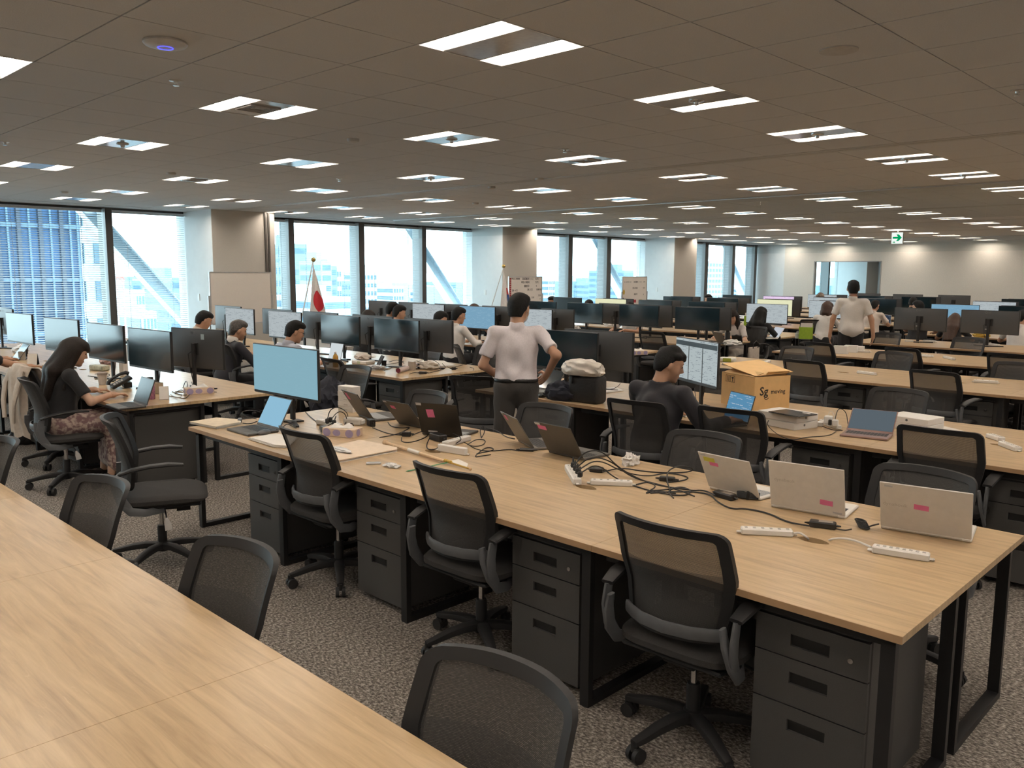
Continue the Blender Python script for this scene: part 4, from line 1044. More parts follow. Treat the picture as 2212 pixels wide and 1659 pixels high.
cable([(1748, 1136, .01), (1700, 1128), (1660, 1108), (1610, 1098), (1580, 1100), (1550, 1085), (1535, 1068), (1500, 1062), (1450, 1062), (1405, 1065)], 'long black cord running from the front adapter to the tangle', .0038)
cable([(1545, 1070, .01), (1520, 1058), (1492, 1060), (1470, 1052), (1440, 1058), (1400, 1060)], 'black cord from the labelled adapter towards the tangle', .0034)
# the big tangle
power_strip((1228, 1016), (1247, 1048), 'white power strip with four black plugs by the tangle', .045, .035, 4)
power_strip((1275, 1046), (1366, 1050), 'white power strip lying flat under the tangle', .045, .028)
PLG = mat('black_plug', (.012, .012, .012), .5)
for k in range(4):
    p = W(1238 + k * 5, 1010 + k * 7, ZT + .034); b = MB(); b.box((0, 0, .016), (.028, .022, .032), None, .006); b.cyl((0, 0, .03), (.006, .006, .055), .006, 8, .004)
    o = b.build('power_plug', PLG, None, True); o.location = p; tag(o, 'black plug, %s along the standing white power strip' % ORD[k], 'plug')
rt = random.Random(11)
tang = [(1242, 1005, .08), (1262, 975, .16), (1300, 972, .18), (1335, 1010, .05), (1390, 1040), (1440, 1052), (1490, 1058)], [(1246, 1010, .08), (1275, 985, .14), (1320, 995, .10), (1360, 1030), (1420, 1046), (1460, 1056), (1500, 1072)], \
    [(1250, 1015, .08), (1290, 990, .12), (1345, 1020, .02), (1400, 1030), (1440, 1020), (1490, 1030), (1480, 1038), (1440, 1042)], [(1254, 1022, .07), (1290, 1000, .09), (1330, 1035), (1385, 1055), (1430, 1066), (1480, 1072), (1496, 1060), (1470, 1050), (1440, 1060), (1455, 1076)], \
    [(1300, 1020, .012), (1340, 1010), (1390, 1018), (1440, 1022), (1490, 1020), (1500, 1012, .03), (1470, 1004, .06), (1442, 1016, .04), (1440, 1038, .02), (1448, 1060)], [(1370, 1048), (1400, 1040), (1420, 1050), (1400, 1062), (1394, 1066), (1420, 1060), (1460, 1066)]
for k, c in enumerate(tang): cable(c, 'black power cord, %s strand of the large tangle on the laptop row' % ORD[k], .0036)
# crumpled tissue
def blob(name, label, cat, p, r, m, amp=.35, fq=3.0, seed=0, sub=3, flat=True, rz=0, parent=None, kind=None):
    from mathutils import noise
    bm_ = bmesh.new(); bmesh.ops.create_icosphere(bm_, subdivisions=sub, radius=1.0)
    for v in bm_.verts:
        d = v.co.normalized(); n_ = noise.noise(d * fq + Vector((seed * 7.3, seed * 3.1, 0))); n2 = noise.noise(d * fq * 2.3 + Vector((seed, 0, 9)))
        s_ = 1 + amp * (-abs(n_) * 1.6 + .5) + amp * .4 * n2
        v.co = Vector((d.x * r[0] * s_, d.y * r[1] * s_, d.z * r[2] * s_))
        if flat and v.co.z < -r[2] * .62: v.co.z = -r[2] * .62
    zmin = min(v.co.z for v in bm_.verts)
    for v in bm_.verts: v.co.z -= zmin
    me = bpy.data.meshes.new(name); bm_.to_mesh(me); bm_.free(); me.materials.append(m)
    me.polygons.foreach_set('use_smooth', [True] * len(me.polygons)); me.set_sharp_from_angle(angle=D(32))
    o = link(name, me, parent)
    o.location = p; o.rotation_euler = (0, 0, rz)
    if label: tag(o, label, cat)
    return o
TIS = mat('white_tissue', (.80, .77, .73), .9, noise=.03); PLB = mat('thin_plastic_bag', (.72, .71, .70), .25, spec=.8)
blob('crumpled_tissue', 'crumpled white tissue ball behind the big tangle', 'tissue', W(1362, 1004), (.05, .035, .035), TIS, .9, 2.2, 4)
# left-centre of the laptop row
power_strip((948, 974), (1008, 984), 'white power strip standing on edge in front of black cables', .03, .045, 0)
power_strip((960, 966), (1012, 951), 'white power strip with plugs behind the standing strip', .045, .035, 5)
adapter((868, 942), (888, 942), 'small black adapter right of the tissue box', .045, .03)
adapter((935, 948), (958, 955), 'black box adapter below the near-black laptop', .06, .045, False)
adapter((697, 928), (716, 938), 'black adapter behind the tissue box', .05, .03, False)
cb2 = [[(890, 940), (920, 928), (950, 930), (980, 935, .03), (1000, 948, .04), (985, 958, .02)], [(868, 945), (866, 955), (890, 956), (920, 945), (925, 938)], [(930, 942), (920, 962), (925, 972), (945, 970), (950, 958)], [(1002, 955, .04), (1020, 965), (1045, 962), (1050, 950), (1030, 948), (1010, 960, .03)],
       [(1008, 958, .04), (1030, 972), (1062, 975), (1100, 970), (1122, 974)], [(1060, 982), (1040, 985), (1022, 988), (1046, 968), (1060, 966), (1070, 972), (1030, 980)], [(1040, 945), (1036, 930, .03), (1044, 918, .06), (1048, 932, .02), (1040, 946)], [(1050, 925), (1075, 930), (1092, 944), (1112, 948)], [(838, 912), (845, 922), (870, 925), (890, 922), (860, 938), (820, 945)], [(805, 924), (840, 938), (870, 940)]]
for k, c in enumerate(cb2): cable(c, 'black lead, %s among the cables around the dark laptops' % ORD[k], .0032)
b = adapter((797, 918), (806, 922), 'small upright black adapter right of the white pouch', .04, .05, False)
t = thing('charger_box', 'cream white charger pouch behind the tissue box', 'charger', W(764, 917), 0.4); MB().box((0, 0, .025), (.06, .14, .05), None, .012, 2).build('body', PAPER, t); MB().box((0, -.075, .025), (.045, .02, .035), None, .006).build('end_flap', PAPER, t)
power_strip((688, 915), (735, 926), 'grey power strip loaded with plugs left of white pouch', .045, .035, 5)
for k, (px, py) in enumerate(((707, 905), (714, 902), (722, 908))):
    b = MB(); b.box((0, 0, .018), (.026, .024, .036), None, .006); o = b.build('power_plug', PLG, None, True); o.location = W(px, py + 10, ZT + .036); tag(o, 'black plug, %s on the loaded grey power strip' % ORD[k], 'plug')
for k, c in enumerate(([(707, 908, .07), (712, 885, .14), (730, 878, .17), (750, 890, .10), (752, 905)], [(716, 905, .08), (730, 888, .12), (745, 892, .10), (750, 908, .02), (742, 922), (760, 915)], [(722, 908, .06), (727, 895, .09), (722, 912, .04), (705, 922), (690, 930), (700, 936)], [(742, 925), (760, 912, .04), (765, 922), (745, 928)], [(660, 890), (672, 902), (688, 914)])):
    cable(c, 'black cord, %s looping out of the loaded grey power strip' % ORD[k], .0034)
PURP = mat('purple_leaf_print', (.34, .29, .46), .6); CREAM = mat('cream_carton', (.66, .52, .40), .7)
def tissue_box(p, rz, label, s=1.0):
    t = thing('tissue_box', label, 'tissue box', p, rz); MB().box((0, 0, .028), (.115, .24, .056), None, .003).build('carton', CREAM, t)
    for sx in (-1, 1):
        for k, y in enumerate((-.085, 0.01, .085)):
            b = MB(); b.lathe([(.027, 0), (.027, .0006)], 18, Matrix.Translation((sx * .0578, y, .028)) @ Matrix.Rotation(PI / 2, 4, 'Y') @ Matrix.Diagonal((.8 if k == 1 else 1, 1.1, 1, 1))); b.build('leaf_print', PURP, t)
    for sy in (-1, 1):
        b = MB(); b.lathe([(.024, 0), (.024, .0006)], 18, Matrix.Translation((0, sy * .1202, .028)) @ Matrix.Rotation(PI / 2, 4, 'X')); b.build('leaf_print', PURP, t)
    F = lambda u, v: Vector(((u - .5) * .07 + .012 * math.sin(v * 5), (v - .5) * .15, .058 + .032 * math.sin(PI * u) * (.6 + .4 * math.sin(v * 9)) * (1 - (2 * v - 1) ** 4)))
    MB().sheet(F, 8, 14, .001).build('pulled_tissue', TIS, t, True)
    return t
tissue_box(W(740, 941), D(24), 'purple leaf tissue box on the laptop row')
tissue_box(W(430, 850), D(75), 'purple leaf tissue box at the corner of the woman\'s desk')
# stack of white boxes
for k in range(5):
    b = thing('white_carton', 'small white carton, %s from the bottom of the stack by the dark laptop' % ORD[k], 'carton', (W(755, 888).x, W(755, 888).y, ZT + k * .040), D(8 + (k % 2) * 5)); MB().box((0, 0, .0195), (.085, .165, .039), None, .002).build('carton', mat('white_card', (.78, .74, .69), .6, noise=.02), b)
    MB().span(-.0431, -.0426, -.02, .02, .012, .02).build('print_mark', FAINT, b)
# papers left end
def sheets(pts, n, label, th=.0012, m=None, name='paper_stack'):
    P = [W(*p) for p in pts]; c = sum(P, Vector()) / len(P); t = thing(name, label, 'papers', (c.x, c.y, ZT))
    for k in range(n):
        j = Vector((rnd.uniform(-.012, .012), rnd.uniform(-.012, .012), 0)) if k else Vector()
        q = [(p - c) + j for p in P]; b = MB(); z0 = k * th
        b.prism([(v.x, v.y) for v in q], z0, z0 + th * .9); b.build('sheet', m if (m and k == n - 1) else PAPER, t)
    return t
MAN = mat('manila_paper', (.72, .60, .44), .8)
sheets([(412, 916), (470, 907), (520, 911), (520, 917), (468, 927)], 7, 'dark-edged manila folder stack at the left end of laptop row', .003, MAN)
sheets([(540, 950), (596, 941), (640, 950), (620, 968), (592, 966)], 6, 'loose white papers at the front edge before the black chair', .003)
sheets([(700, 975), (778, 955), (858, 972), (858, 976), (735, 1000), (712, 996)], 3, 'large folded kraft paper bag lying flat on the laptop row', .006, mat('pale_kraft', (.74, .60, .46), .7, noise=.05), 'paper_bag')
blob('plastic_wrap', 'crinkled clear plastic wrap on the kraft bag', 'plastic wrap', W(735, 974, ZT + .019), (.03, .09, .012), PLB, .6, 4, 2)
blob('plastic_scraps', 'torn clear plastic scraps in front of the baton', 'plastic wrap', W(846, 1008), (.03, .05, .010), PLB, .9, 4, 5)
t = thing('ink_stick', 'small blue and white stick pack on the bare wood', 'stick pack', W(807, 1003), D(50)); MB().box((0, 0, .006), (.018, .085, .012), None, .003).build('wrap', mat('white_wrap', (.7, .72, .74), .5), t); MB().box((.004, 0, .0122), (.006, .07, .001)).build('blue_band', mat('blue_band', (.1, .3, .5), .5), t)
# wooden baton with gold fitting and green ribbon
A, B = W(833, 956, ZT + .02), W(1016, 1013, ZT + .012); v = B - A
t = thing('wooden_baton', 'long pale wooden baton with round head and gold cord', 'baton', (A.x, A.y, ZT)); WD = mat('pale_turned_wood', (.70, .50, .30), .5, noise=.1, scale=40)
def bp(f, dz=0): return Vector((v.x * f, v.y * f, .02 - .008 * f + dz))
b = MB(); b.ball(bp(0), .021, (1, 1, 1)); b.build('round_head', WD, t, True)
MB().tube([bp(.02), bp(.06), bp(.30), bp(.72)], [.012, .010, .011, .009], 10).build('shaft', WD, t, True)
MB().tube([bp(.30), bp(.44)], [.0122, .0116], 10).build('white_wrap', PAPER, t, True)
GOLD = mat('gold_cord', (.62, .40, .10), .3, .8); b = MB(); b.tube([bp(.72), bp(1.0)], [.006, .005], 8)
for k in range(4): b.ball(bp(.73 + k * .02, .004), .010)
b.build('gold_fitting', GOLD, t, True); MB().ball(bp(1.0), .009).build('tip', WD, t, True)
GRB = mat('green_ribbon', (.02, .22, .08), .6)
A2, B2 = W(970, 1003), W(878, 1019)
o = MB().tube([Vector((0, 0, .012)), (B2 - A2) * .5 + Vector((0, 0, .008)), (B2 - A2) + Vector((0, 0, .003))], 1.0, 6, False, (.0012, .009, (0, 0, 1))).build('green_ribbon', GRB); o.location = (A2.x, A2.y, ZT); tag(o, 'flat green ribbon trailing from the wooden baton', 'ribbon')
sheets([(972, 996), (990, 992), (1012, 1002), (1006, 1012)], 1, 'small square paper slip under the baton tip', .001)
# left end: gadget, mouse, cables
t = thing('computer_mouse', 'dark mouse beside the open black laptop', 'mouse', W(571, 938), D(20)); MB().ball((0, 0, .012), 1.0, (.055, .031, .022)).build('shell', GREYPL, t, True); MB().span(.01, .03, -.002, .002, .030, .034).build('wheel', PLASTIC, t)
t = thing('usb_hub', 'small grey gadget with cable behind the manila folders', 'usb gadget', W(518, 912), D(-30)); MB().box((0, 0, .014), (.03, .085, .026), None, .008, 2).build('body', GREYPL, t); MB().cyl((0, -.04, .014), (0, -.065, .012), .005, 8).build('plug', PLASTIC, t)
cable([(524, 914, .01), (540, 916), (555, 910)], 'short cord from the grey gadget to the laptop', .003); cable([(554, 905, .03), (535, 900, .04), (518, 895, .05), (525, 888, .07), (548, 886, .08), (562, 890, .06)], 'thin looped black cord behind the open laptop', .0028)
cable([(612, 922), (620, 915, .02), (630, 920), (640, 925)], 'thin curled cord under the lit monitor', .0025)
# boxes on the box row
C0 = W(1628, 887); C1 = W(1701, 881.6); ex_ = (C1 - C0); bw = .36; ang = math.atan2(ex_.y, ex_.x); bd = .42
bh = on_x(1629.6, 814.7, C0.x).z - ZT
KRAFT = mat('kraft_cardboard', (.78, .51, .235), .75, noise=.05, scale=14); KRAFT2 = mat('kraft_inside', (.62, .41, .19), .8); PRINT = mat('black_print', (.03, .025, .02), .7)
t = thing('moving_box', 'large open kraft cardboard moving box with black lettering', 'box', (C0.x, C0.y, ZT), ang)
T_ = .005
for nm, a in (('front_panel', (0, bw, 0, T_, 0, bh)), ('back_panel', (0, bw, bd - T_, bd, 0, bh)), ('side_panel', (0, T_, T_, bd - T_, 0, bh)), ('side_panel', (bw - T_, bw, T_, bd - T_, 0, bh)), ('bottom_panel', (T_, bw - T_, T_, bd - T_, 0, T_))): MB().span(*a).build(nm, KRAFT, t)
MB().box((bw / 2 + .02, bd * .52, bh + .045), (bw * 1.06, bd * 1.0, T_), Euler((D(8), D(-3), 0))).build('open_flap', KRAFT, t)
MB().box((bw * .66, .035, bh + .008), (bw * .6, .10, T_), Euler((D(-38), 0, 0))).build('open_flap', KRAFT, t)
MB().box((.05, bd / 2, bh + .012), (.11, bd * .9, T_), Euler((0, D(-16), 0))).build('open_flap', KRAFT2, t)
lettering('Sg', .095, PRINT, t, (bw * .26, -.001, bh * .55), (PI / 2, 0, 0), True)
lettering('moving', .050, PRINT, t, (bw * .66, -.001, bh * .53), (PI / 2, 0, 0), True)
b = MB(); b.tube([Vector((bw * .26 + .028 + .02 * math.cos(a), -.001, bh * .36 + .012 * math.sin(a))) for a in [PI + q * PI / 8 for q in range(9)]], .003, 5); b.build('logo_smile', PRINT, t)
def outline(par, x, y0, z0, w_, h_, lw=.003):
    b = MB()
    for a in ((y0, y0 + w_, z0, z0 + lw), (y0, y0 + w_, z0 + h_ - lw, z0 + h_), (y0, y0 + lw, z0, z0 + h_), (y0 + w_ - lw, y0 + w_, z0, z0 + h_)): b.span(x - .0008, x, *a)
    return b.build('print_frame', PRINT, par)
outline(t, -.0002, .25, bh - .075, .055, .055); outline(t, -.0002, .31, bh - .075, .055, .055)
for y in (.325, .345): MB().span(-.0008, 0, y, y + .006, bh - .068, bh - .028).build('arrow_print', PRINT, t)
b = MB(); b.faces([(-.0006, .262, bh - .03), (-.0006, .292, bh - .03), (-.0006, .281, bh - .05), (-.0006, .281, bh - .062), (-.0006, .288, bh - .068), (-.0006, .266, bh - .068), (-.0006, .273, bh - .062), (-.0006, .273, bh - .05)], [list(range(8))]); b.build('glass_print', PRINT, t)
WBX = mat('white_product_box', (.82, .79, .75), .4, noise=.01)
for k in range(2):
    p = W(1698, 922); t = thing('product_box', 'flat white product box, %s of the pair below the moving box' % ('lower' if k == 0 else 'upper'), 'box', (p.x + .06, p.y + .02, ZT + k * .052), D(-14 + k * 4)); MB().box((0, 0, .025), (.25, .33, .05), None, .003).build('carton', WBX, t); MB().lathe([(.009, 0), (.009, .0008)], 12, Matrix.Translation((-.02, -.1655, .03)) @ Matrix.Rotation(PI / 2, 4, 'X')).build('logo_dot', GREYPL, t)
p = W(1712, 895, ZT + .10); t = thing('tablet', 'dark tablet lying on the pair of white product boxes', 'tablet', (p.x, p.y, ZT + .104), D(-12)); MB().box((0, 0, .004), (.20, .27, .008), None, .004).build('slab', mat('tablet_dark', (.03, .032, .036), .25), t); MB().box((.06, -.07, .0085), (.02, .06, .001)).build('white_pen', PAPER, t)
p = W(1775, 938)
for k in range(2):
    q = W(1975, 925); t = thing('product_box', 'white product box, %s behind the rose-gold laptop' % ('lower' if k == 0 else 'upper'), 'box', (q.x, q.y, ZT + .046 * k), D(-8)); MB().box((0, 0, .0225), (.24, .30, .045), None, .003).build('carton', WBX, t); MB().lathe([(.009, 0), (.009, .0008)], 12, Matrix.Translation((-.1205, .0, .025)) @ Matrix.Rotation(PI / 2, 4, 'Y')).build('logo_dot', GREYPL, t)
t = thing('wall_charger', 'large white plug charger left of the rose-gold laptop', 'charger', W(1789, 916, ZT + .03), .3); MB().box((0, 0, .03), (.05, .055, .06), None, .006).build('cube', WHITEPL, t)
t = thing('wall_charger', 'second white plug charger beside the rose-gold laptop', 'charger', W(1804, 920, ZT + .03), .3); MB().box((0, 0, .022), (.035, .04, .045), None, .005).build('cube', WHITEPL, t); MB().box((0, .035, .022), (.02, .022, .04), None, .003).build('black_plug', PLG, t)
power_strip((1775, 914), (1812, 928), 'white power strip holding two plug chargers', .045, .03, 3)
t = thing('white_dock', 'tiny white square hub left of the plug chargers', 'hub', W(1768, 920), .2); MB().box((0, 0, .016), (.05, .06, .03), None, .004).build('cube', WHITEPL, t)
cable([(1788, 905, .06), (1792, 886, .12), (1802, 893, .10), (1803, 912, .05)], 'white charging lead arching above the white chargers', .0025, CBW)
cable([(1803, 910, .06), (1810, 880, .14), (1828, 888, .10), (1832, 918, .02)], 'black charging lead arching above the white chargers', .0028)
cable([(1660, 908, .05), (1656, 918, .02), (1680, 940, -.005), (1712, 952), (1740, 944), (1790, 942), (1806, 932)], 'black lead sagging along the front edge of the box row', .0028)
cable([(1740, 912), (1752, 918), (1765, 916), (1800, 930), (1820, 930)], 'black lead behind the white product boxes', .0025)
power_strip((2136, 945), (2164, 954), 'left white power strip of the pair at right end of box row', .05, .03, 4); power_strip((2163, 962), (2200, 976), 'right white power strip of the pair at right end of box row', .05, .03, 4)
sheets([(1985, 918), (2040, 922), (2080, 932), (2050, 938), (1990, 930)], 3, 'white sheets seen over the chair right of rose-gold laptop', .002)
# seated man's clutter
t = thing('gum_bottle', 'white plastic bottle with a green label beside the navy man', 'bottle', W(1487, 893)); MB().lathe([(.033, 0), (.036, .004), (.036, .082), (.034, .086)], 20).build('body', WHITEPL, t, True); MB().lathe([(.0365, .022), (.0365, .064)], 20, None, False).build('label', mat('green_label', (.06, .25, .12), .5), t, True); MB().lathe([(.037, .086), (.037, .104), (.033, .107)], 20).build('cap', WHITEPL, t, True)
t = thing('sticky_note_pad', 'yellow and pink sticky note pad standing before the bottle', 'note pad', W(1468, 893), D(20)); MB().box((0, 0, .05), (.012, .055, .04), None, .001).build('yellow_pad', YEL, t); MB().box((-.002, -.004, .018), (.014, .065, .036), None, .001).build('pink_pad', PINK, t)
t = thing('marker_pen', 'white marker pen lying before the sticky notes', 'pen', W(1470, 899), D(75)); MB().tube([(-.065, 0, .007), (.065, 0, .007)], .007, 10).build('barrel', WHITEPL, t, True); MB().tube([(.065, 0, .007), (.08, 0, .007)], [.006, .003], 8).build('cap', PLG, t, True)
power_strip((1452, 878), (1478, 884), 'white power strip behind the gum bottle', .045, .03, 2)
for k, c in enumerate(([(1450, 852), (1470, 850), (1492, 858), (1490, 870, .02), (1455, 862)], [(1455, 862), (1475, 875), (1520, 880), (1560, 884)], [(1446, 835, .05), (1452, 850, .03), (1458, 870, .02), (1470, 882)], [(1500, 838, .1), (1502, 855, .04), (1506, 872)])): cable(c, 'black lead, %s behind the navy man\'s sticky notes' % ORD[k], .003)
cable([(1280, 838), (1290, 830, .05), (1300, 838, .02), (1320, 842), (1335, 835, .04), (1340, 828, .07)], 'thin cables curled on the desk left of the navy man', .0026)
power_strip((1268, 856), (1284, 858), 'white power strip peeking out by the black bag', .045, .03, 2); sheets([(1285, 842), (1330, 838), (1345, 845), (1300, 850)], 3, 'white papers left of the seated navy man', .003)
# black bag with plastic wrapped parcel, navy pouch, mouse
p = W(1256, 872); BAG = mat('black_nylon', (.012, .012, .013), .6, noise=.2, scale=60, bump=.2)
t = thing('black_bag', 'upright black tote bag with strap on the box row', 'bag', (p.x + .10, p.y + .02, ZT), D(6)); bb_ = MB(); bb_.box((0, 0, .115), (.16, .30, .23), None, .03, 3); bb_.build('body', BAG, t, True)
MB().tube([(-.082, .10, .16), (-.083, .09, .26), (-.04, .03, .34), (0, -.01, .34), (.03, -.03, .25)], 1.0, 6, False, (.003, .013, (0, 1, 0))).build('strap', BAG, t, True)
blob('wrapped_parcel', 'white plastic-wrapped parcel strapped on top of the black bag', 'parcel', (p.x + .06, p.y + .04, ZT + .232), (.085, .20, .085), mat('cloudy_plastic', (.70, .64, .56), .3, noise=.2, scale=9, spec=.7), .16, 1.7, 3, 4, True, D(8))
NAVY = mat('navy_cloth', (.012, .014, .026), .8, noise=.3, scale=30, bump=.2)
blob('navy_pouch', 'crumpled navy cloth pouch in front of the black bag', 'pouch', W(1217, 864), (.085, .17, .10), NAVY, .26, 2.2, 8, 4, True, D(10))
t = thing('computer_mouse', 'glossy black mouse left of the navy pouch', 'mouse', W(1172, 858), D(10)); MB().ball((0, 0, .013), 1.0, (.055, .031, .024)).build('shell', mat('gloss_black', (.01, .01, .01), .15), t, True); MB().span(-.03, -.01, -.002, .002, .032, .036).build('wheel', PLASTIC, t)
# white strips and cartons on the empty rows
for a, b_, l in (((1562, 788), (1622, 795), 'long white power strip left of moving box on the first empty row'), ((1640, 790), (1662, 782), 'short white power strip near the aisle on the first empty row'), ((1853, 806), (1891, 811), 'white power strip with four outlets on the first empty row'), ((2103, 826), (2156, 829), 'white power strip at right on the first empty row'), ((1836, 760), (1880, 762), 'flat white power strip beside small cartons on the second empty row'), ((1990, 769), (2014, 772), 'white power strip at middle of the second empty row'), ((2040, 773), (2060, 778), 'small white power strip right of middle on the second empty row'), ((1955, 738), (1972, 739), 'white power strip below left monitor back on the fifth row'), ((1995, 738), (2022, 740), 'white power strip right of the left monitor back'), ((2135, 745), (2158, 748), 'white power strip below the right monitor back')): power_strip(a, b_, l, .045, .03, 4)
for k, (px, py, s_) in enumerate(((1816, 760, 1.1), (1838, 757, 1), (1855, 756, .8))):
    t = thing('white_carton', 'small white carton, %s of three beside the standing man on second empty row' % ORD[k], 'carton', W(px, py + 4), .2); MB().box((0, 0, .05 * s_), (.10, .17 * s_, .10 * s_), None, .003).build('carton', WBX, t)
t = thing('wet_wipes', 'green and white packet on the first empty row', 'packet', W(1572, 782), .3); MB().box((0, 0, .03), (.10, .20, .06), None, .02, 2).build('packet', mat('packet_white', (.72, .72, .68), .4), t); MB().box((-.051, 0, .03), (.001, .10, .045)).build('green_print', mat('olive_green', (.28, .32, .04), .5), t)
# ------------------------------------------------------------------ woman's desk (window side, first row)
def cup(p, label, r0, r1, h, m, lid=None, name='paper_cup'):
    t = thing(name, label, 'cup', p); MB().lathe([(r0 * .9, 0), (r0, .002), (r1, h), (r1 * 1.05, h + .003), (r1 * .9, h + .004), (r0 * .9, .006)], 20).build('wall', m, t, True)
    if lid: MB().lathe([(r1 * 1.02, h - .02), (r1 * 1.02, h + .002), (r1 * .8, h + .006)], 20).build('band', lid, t, True)
    return t
cup(W(222, 831), 'white patterned paper cup by the desk phone', .034, .045, .115, mat('cup_white', (.66, .62, .58), .6), mat('cup_print', (.3, .26, .24), .6))
cup(W(102, 812), 'beige paper cup behind the woman\'s hair', .034, .045, .11, mat('cup_beige', (.68, .56, .44), .6))
cup(W(48, 778), 'grey cup beside the small laptop at left', .038, .04, .10, mat('cup_grey', (.35, .33, .29), .5))
t = thing('pink_tumbler', 'pink flowered tumbler with black cap at the desk end', 'tumbler', W(326, 862)); PKT = mat('pink_tumbler_print', (.42, .19, .30), .4, noise=.35, scale=45)
MB().lathe([(.033, 0), (.035, .004), (.035, .145), (.031, .15)], 20).build('body', PKT, t, True); MB().lathe([(.022, .15), (.022, .165), (.026, .167), (.026, .185), (.02, .188)], 18).build('cap', PLASTIC, t, True)
t = thing('desk_calendar', 'small white tent calendar beside the pink tumbler', 'calendar', W(355, 862), D(65))
for s_ in (-1, 1): MB().box((s_ * .026, 0, .055), (.002, .075, .118), Euler((0, D(-s_ * 24), 0))).build('leaf', PAPER, t)
MB().box((0, 0, .004), (.10, .075, .003)).build('base_card', PLASTIC, t)
t = thing('desk_calendar', 'tent calendar at the far left behind the cups', 'calendar', W(72, 788), D(60))
for s_ in (-1, 1): MB().box((s_ * .03, 0, .065), (.002, .10, .135), Euler((0, D(-s_ * 22), 0))).build('leaf', PAPER if s_ < 0 else PLASTIC, t)
MB().box((0, 0, .004), (.11, .10, .003)).build('base_card', PLASTIC, t)
p = W(262, 838); t = thing('desk_phone', 'black desk telephone with handset beside the woman\'s laptop', 'telephone', p, D(-12))
Rt = Euler((0, D(-28), 0)); MB().box((0, 0, .055), (.19, .17, .028), Rt, .006).build('console', PLASTIC, t); MB().box((.05, 0, .03), (.07, .12, .05), None, .004).build('foot', PLASTIC, t)
kb = MB()
for i in range(4):
    for j in range(3): kb.box(Rt.to_matrix() @ Vector((-.06 + i * .024, -.055 + j * .024, .016)) + Vector((0, 0, .055)), (.015, .016, .006), Rt)
tag(kb.build('keys', mat('phone_keys', (.55, .52, .50), .5), t), kind='stuff')
MB().tube([Rt.to_matrix() @ Vector((x, .055, z)) + Vector((0, 0, .055)) for x, z in ((-.10, .025), (-.085, .045), (-.04, .058), (.04, .058), (.085, .045), (.10, .025))], [1.2, 1.1, .8, .8, 1.1, 1.2], 10, False, (.016, .024, (0, 0, 1))).build('handset', PLASTIC, t, True)
t = thing('tape_roll', 'small red tape roll in front of the pink tumbler', 'tape', W(310, 856)); MB().lathe([(.03, 0), (.034, .002), (.034, .024), (.03, .026), (.018, .026), (.018, 0)], 20, None, False).build('ring', mat('red_pink', (.55, .10, .16), .5), t, True)
sheets([(272, 868), (312, 862), (316, 868), (276, 874)], 2, 'small glossy blue leaflet at the desk corner', .001, mat('blue_leaflet', (.45, .50, .56), .3))
t = thing('wood_block_holder', 'tan card holder behind the tent calendar', 'card holder', W(342, 850), D(10)); MB().box((0, 0, .05), (.05, .09, .10), None, .003).build('block', mat('tan_block', (.36, .28, .19), .6), t); MB().box((0, 0, .101), (.02, .06, .002)).build('slot', PLASTIC, t)
t = thing('tall_carton', 'tall white drink carton behind the phone', 'carton', W(268, 812), .3); MB().box((0, 0, .075), (.06, .065, .15), None, .003).build('body', WBX, t); MB().prism([(-.03, 0), (.03, 0), (0, .03)], -.032, .032, Matrix.Translation((0, 0, .15)) @ Matrix.Rotation(PI / 2, 4, 'X')).build('gable', WBX, t)
t = thing('tissue_packet', 'green and cream tissue packet behind the patterned cup', 'tissue packet', W(215, 800), D(15)); MB().box((0, 0, .03), (.10, .23, .06), None, .015, 2).build('packet', mat('green_cream_print', (.42, .43, .33), .5, noise=.3, scale=30), t); MB().box((0, 0, .061), (.03, .12, .002)).build('opening', TIS, t)
blob('plastic_bag', 'crumpled clear plastic bag at the far left of the desk', 'plastic bag', W(45, 762), (.08, .11, .06), PLB, .6, 3, 12)
blob('plastic_bag', 'crumpled plastic bag behind the tall carton', 'plastic bag', W(232, 786), (.07, .10, .05), mat('pinkish_plastic', (.55, .42, .42), .3), .6, 3, 14)
for k, c in enumerate(([(378, 850), (392, 840, .03), (400, 850), (410, 846), (428, 838, .02)], [(372, 846), (395, 855), (415, 850), (418, 838, .05), (414, 825, .08)], [(395, 838, .02), (402, 820, .1), (406, 832, .08), (400, 845)], [(365, 855), (385, 858), (400, 862), (412, 850)], [(190, 812), (215, 815), (240, 812), (232, 806, .03), (205, 808)], [(60, 800), (80, 806), (100, 808), (90, 800, .02), (70, 798)], [(440, 846), (455, 846), (468, 847)], [(205, 820), (225, 818), (250, 822)])): cable(c, 'dark lead, %s of those lying on the woman\'s desk row' % ORD[k], .0032)
cable([(368, 852, .02), (378, 858), (392, 858, .02), (396, 852, .03)], 'white lead looping behind the tent calendar', .003, CBW)
# ------------------------------------------------------------------ second window-side row, aisle end
t = thing('tea_bottle', 'orange tea bottle with white cap near the mesh chair', 'bottle', W(725, 793)); MB().lathe([(.030, 0), (.032, .004), (.032, .11), (.028, .13), (.012, .155)], 18).build('body', mat('orange_tea', (.50, .27, .04), .15, spec=.8), t, True); MB().lathe([(.014, .155), (.014, .175)], 14).build('cap', WHITEPL, t, True)
p = W(870, 805); A, B = W(860, 806), W(903, 793); v = B - A
o = MB().tube([Vector((0, 0, .028)), v + Vector((0, 0, .028))], [.028, .022], 16, False, None, False).build('paper_roll', mat('pinkish_paper', (.72, .60, .56), .7), None, True); o.location = A; tag(o, 'rolled sheet of paper lying at the desk corner', 'paper roll')
MAROON = mat('maroon_inside', (.16, .02, .04), .7)
o2 = MB().tube([v.normalized() * .004 + Vector((0, 0, .028)), v.normalized() * .03 + Vector((0, 0, .028))], [.026, .024], 16).build('inner_print', MAROON, o, True)
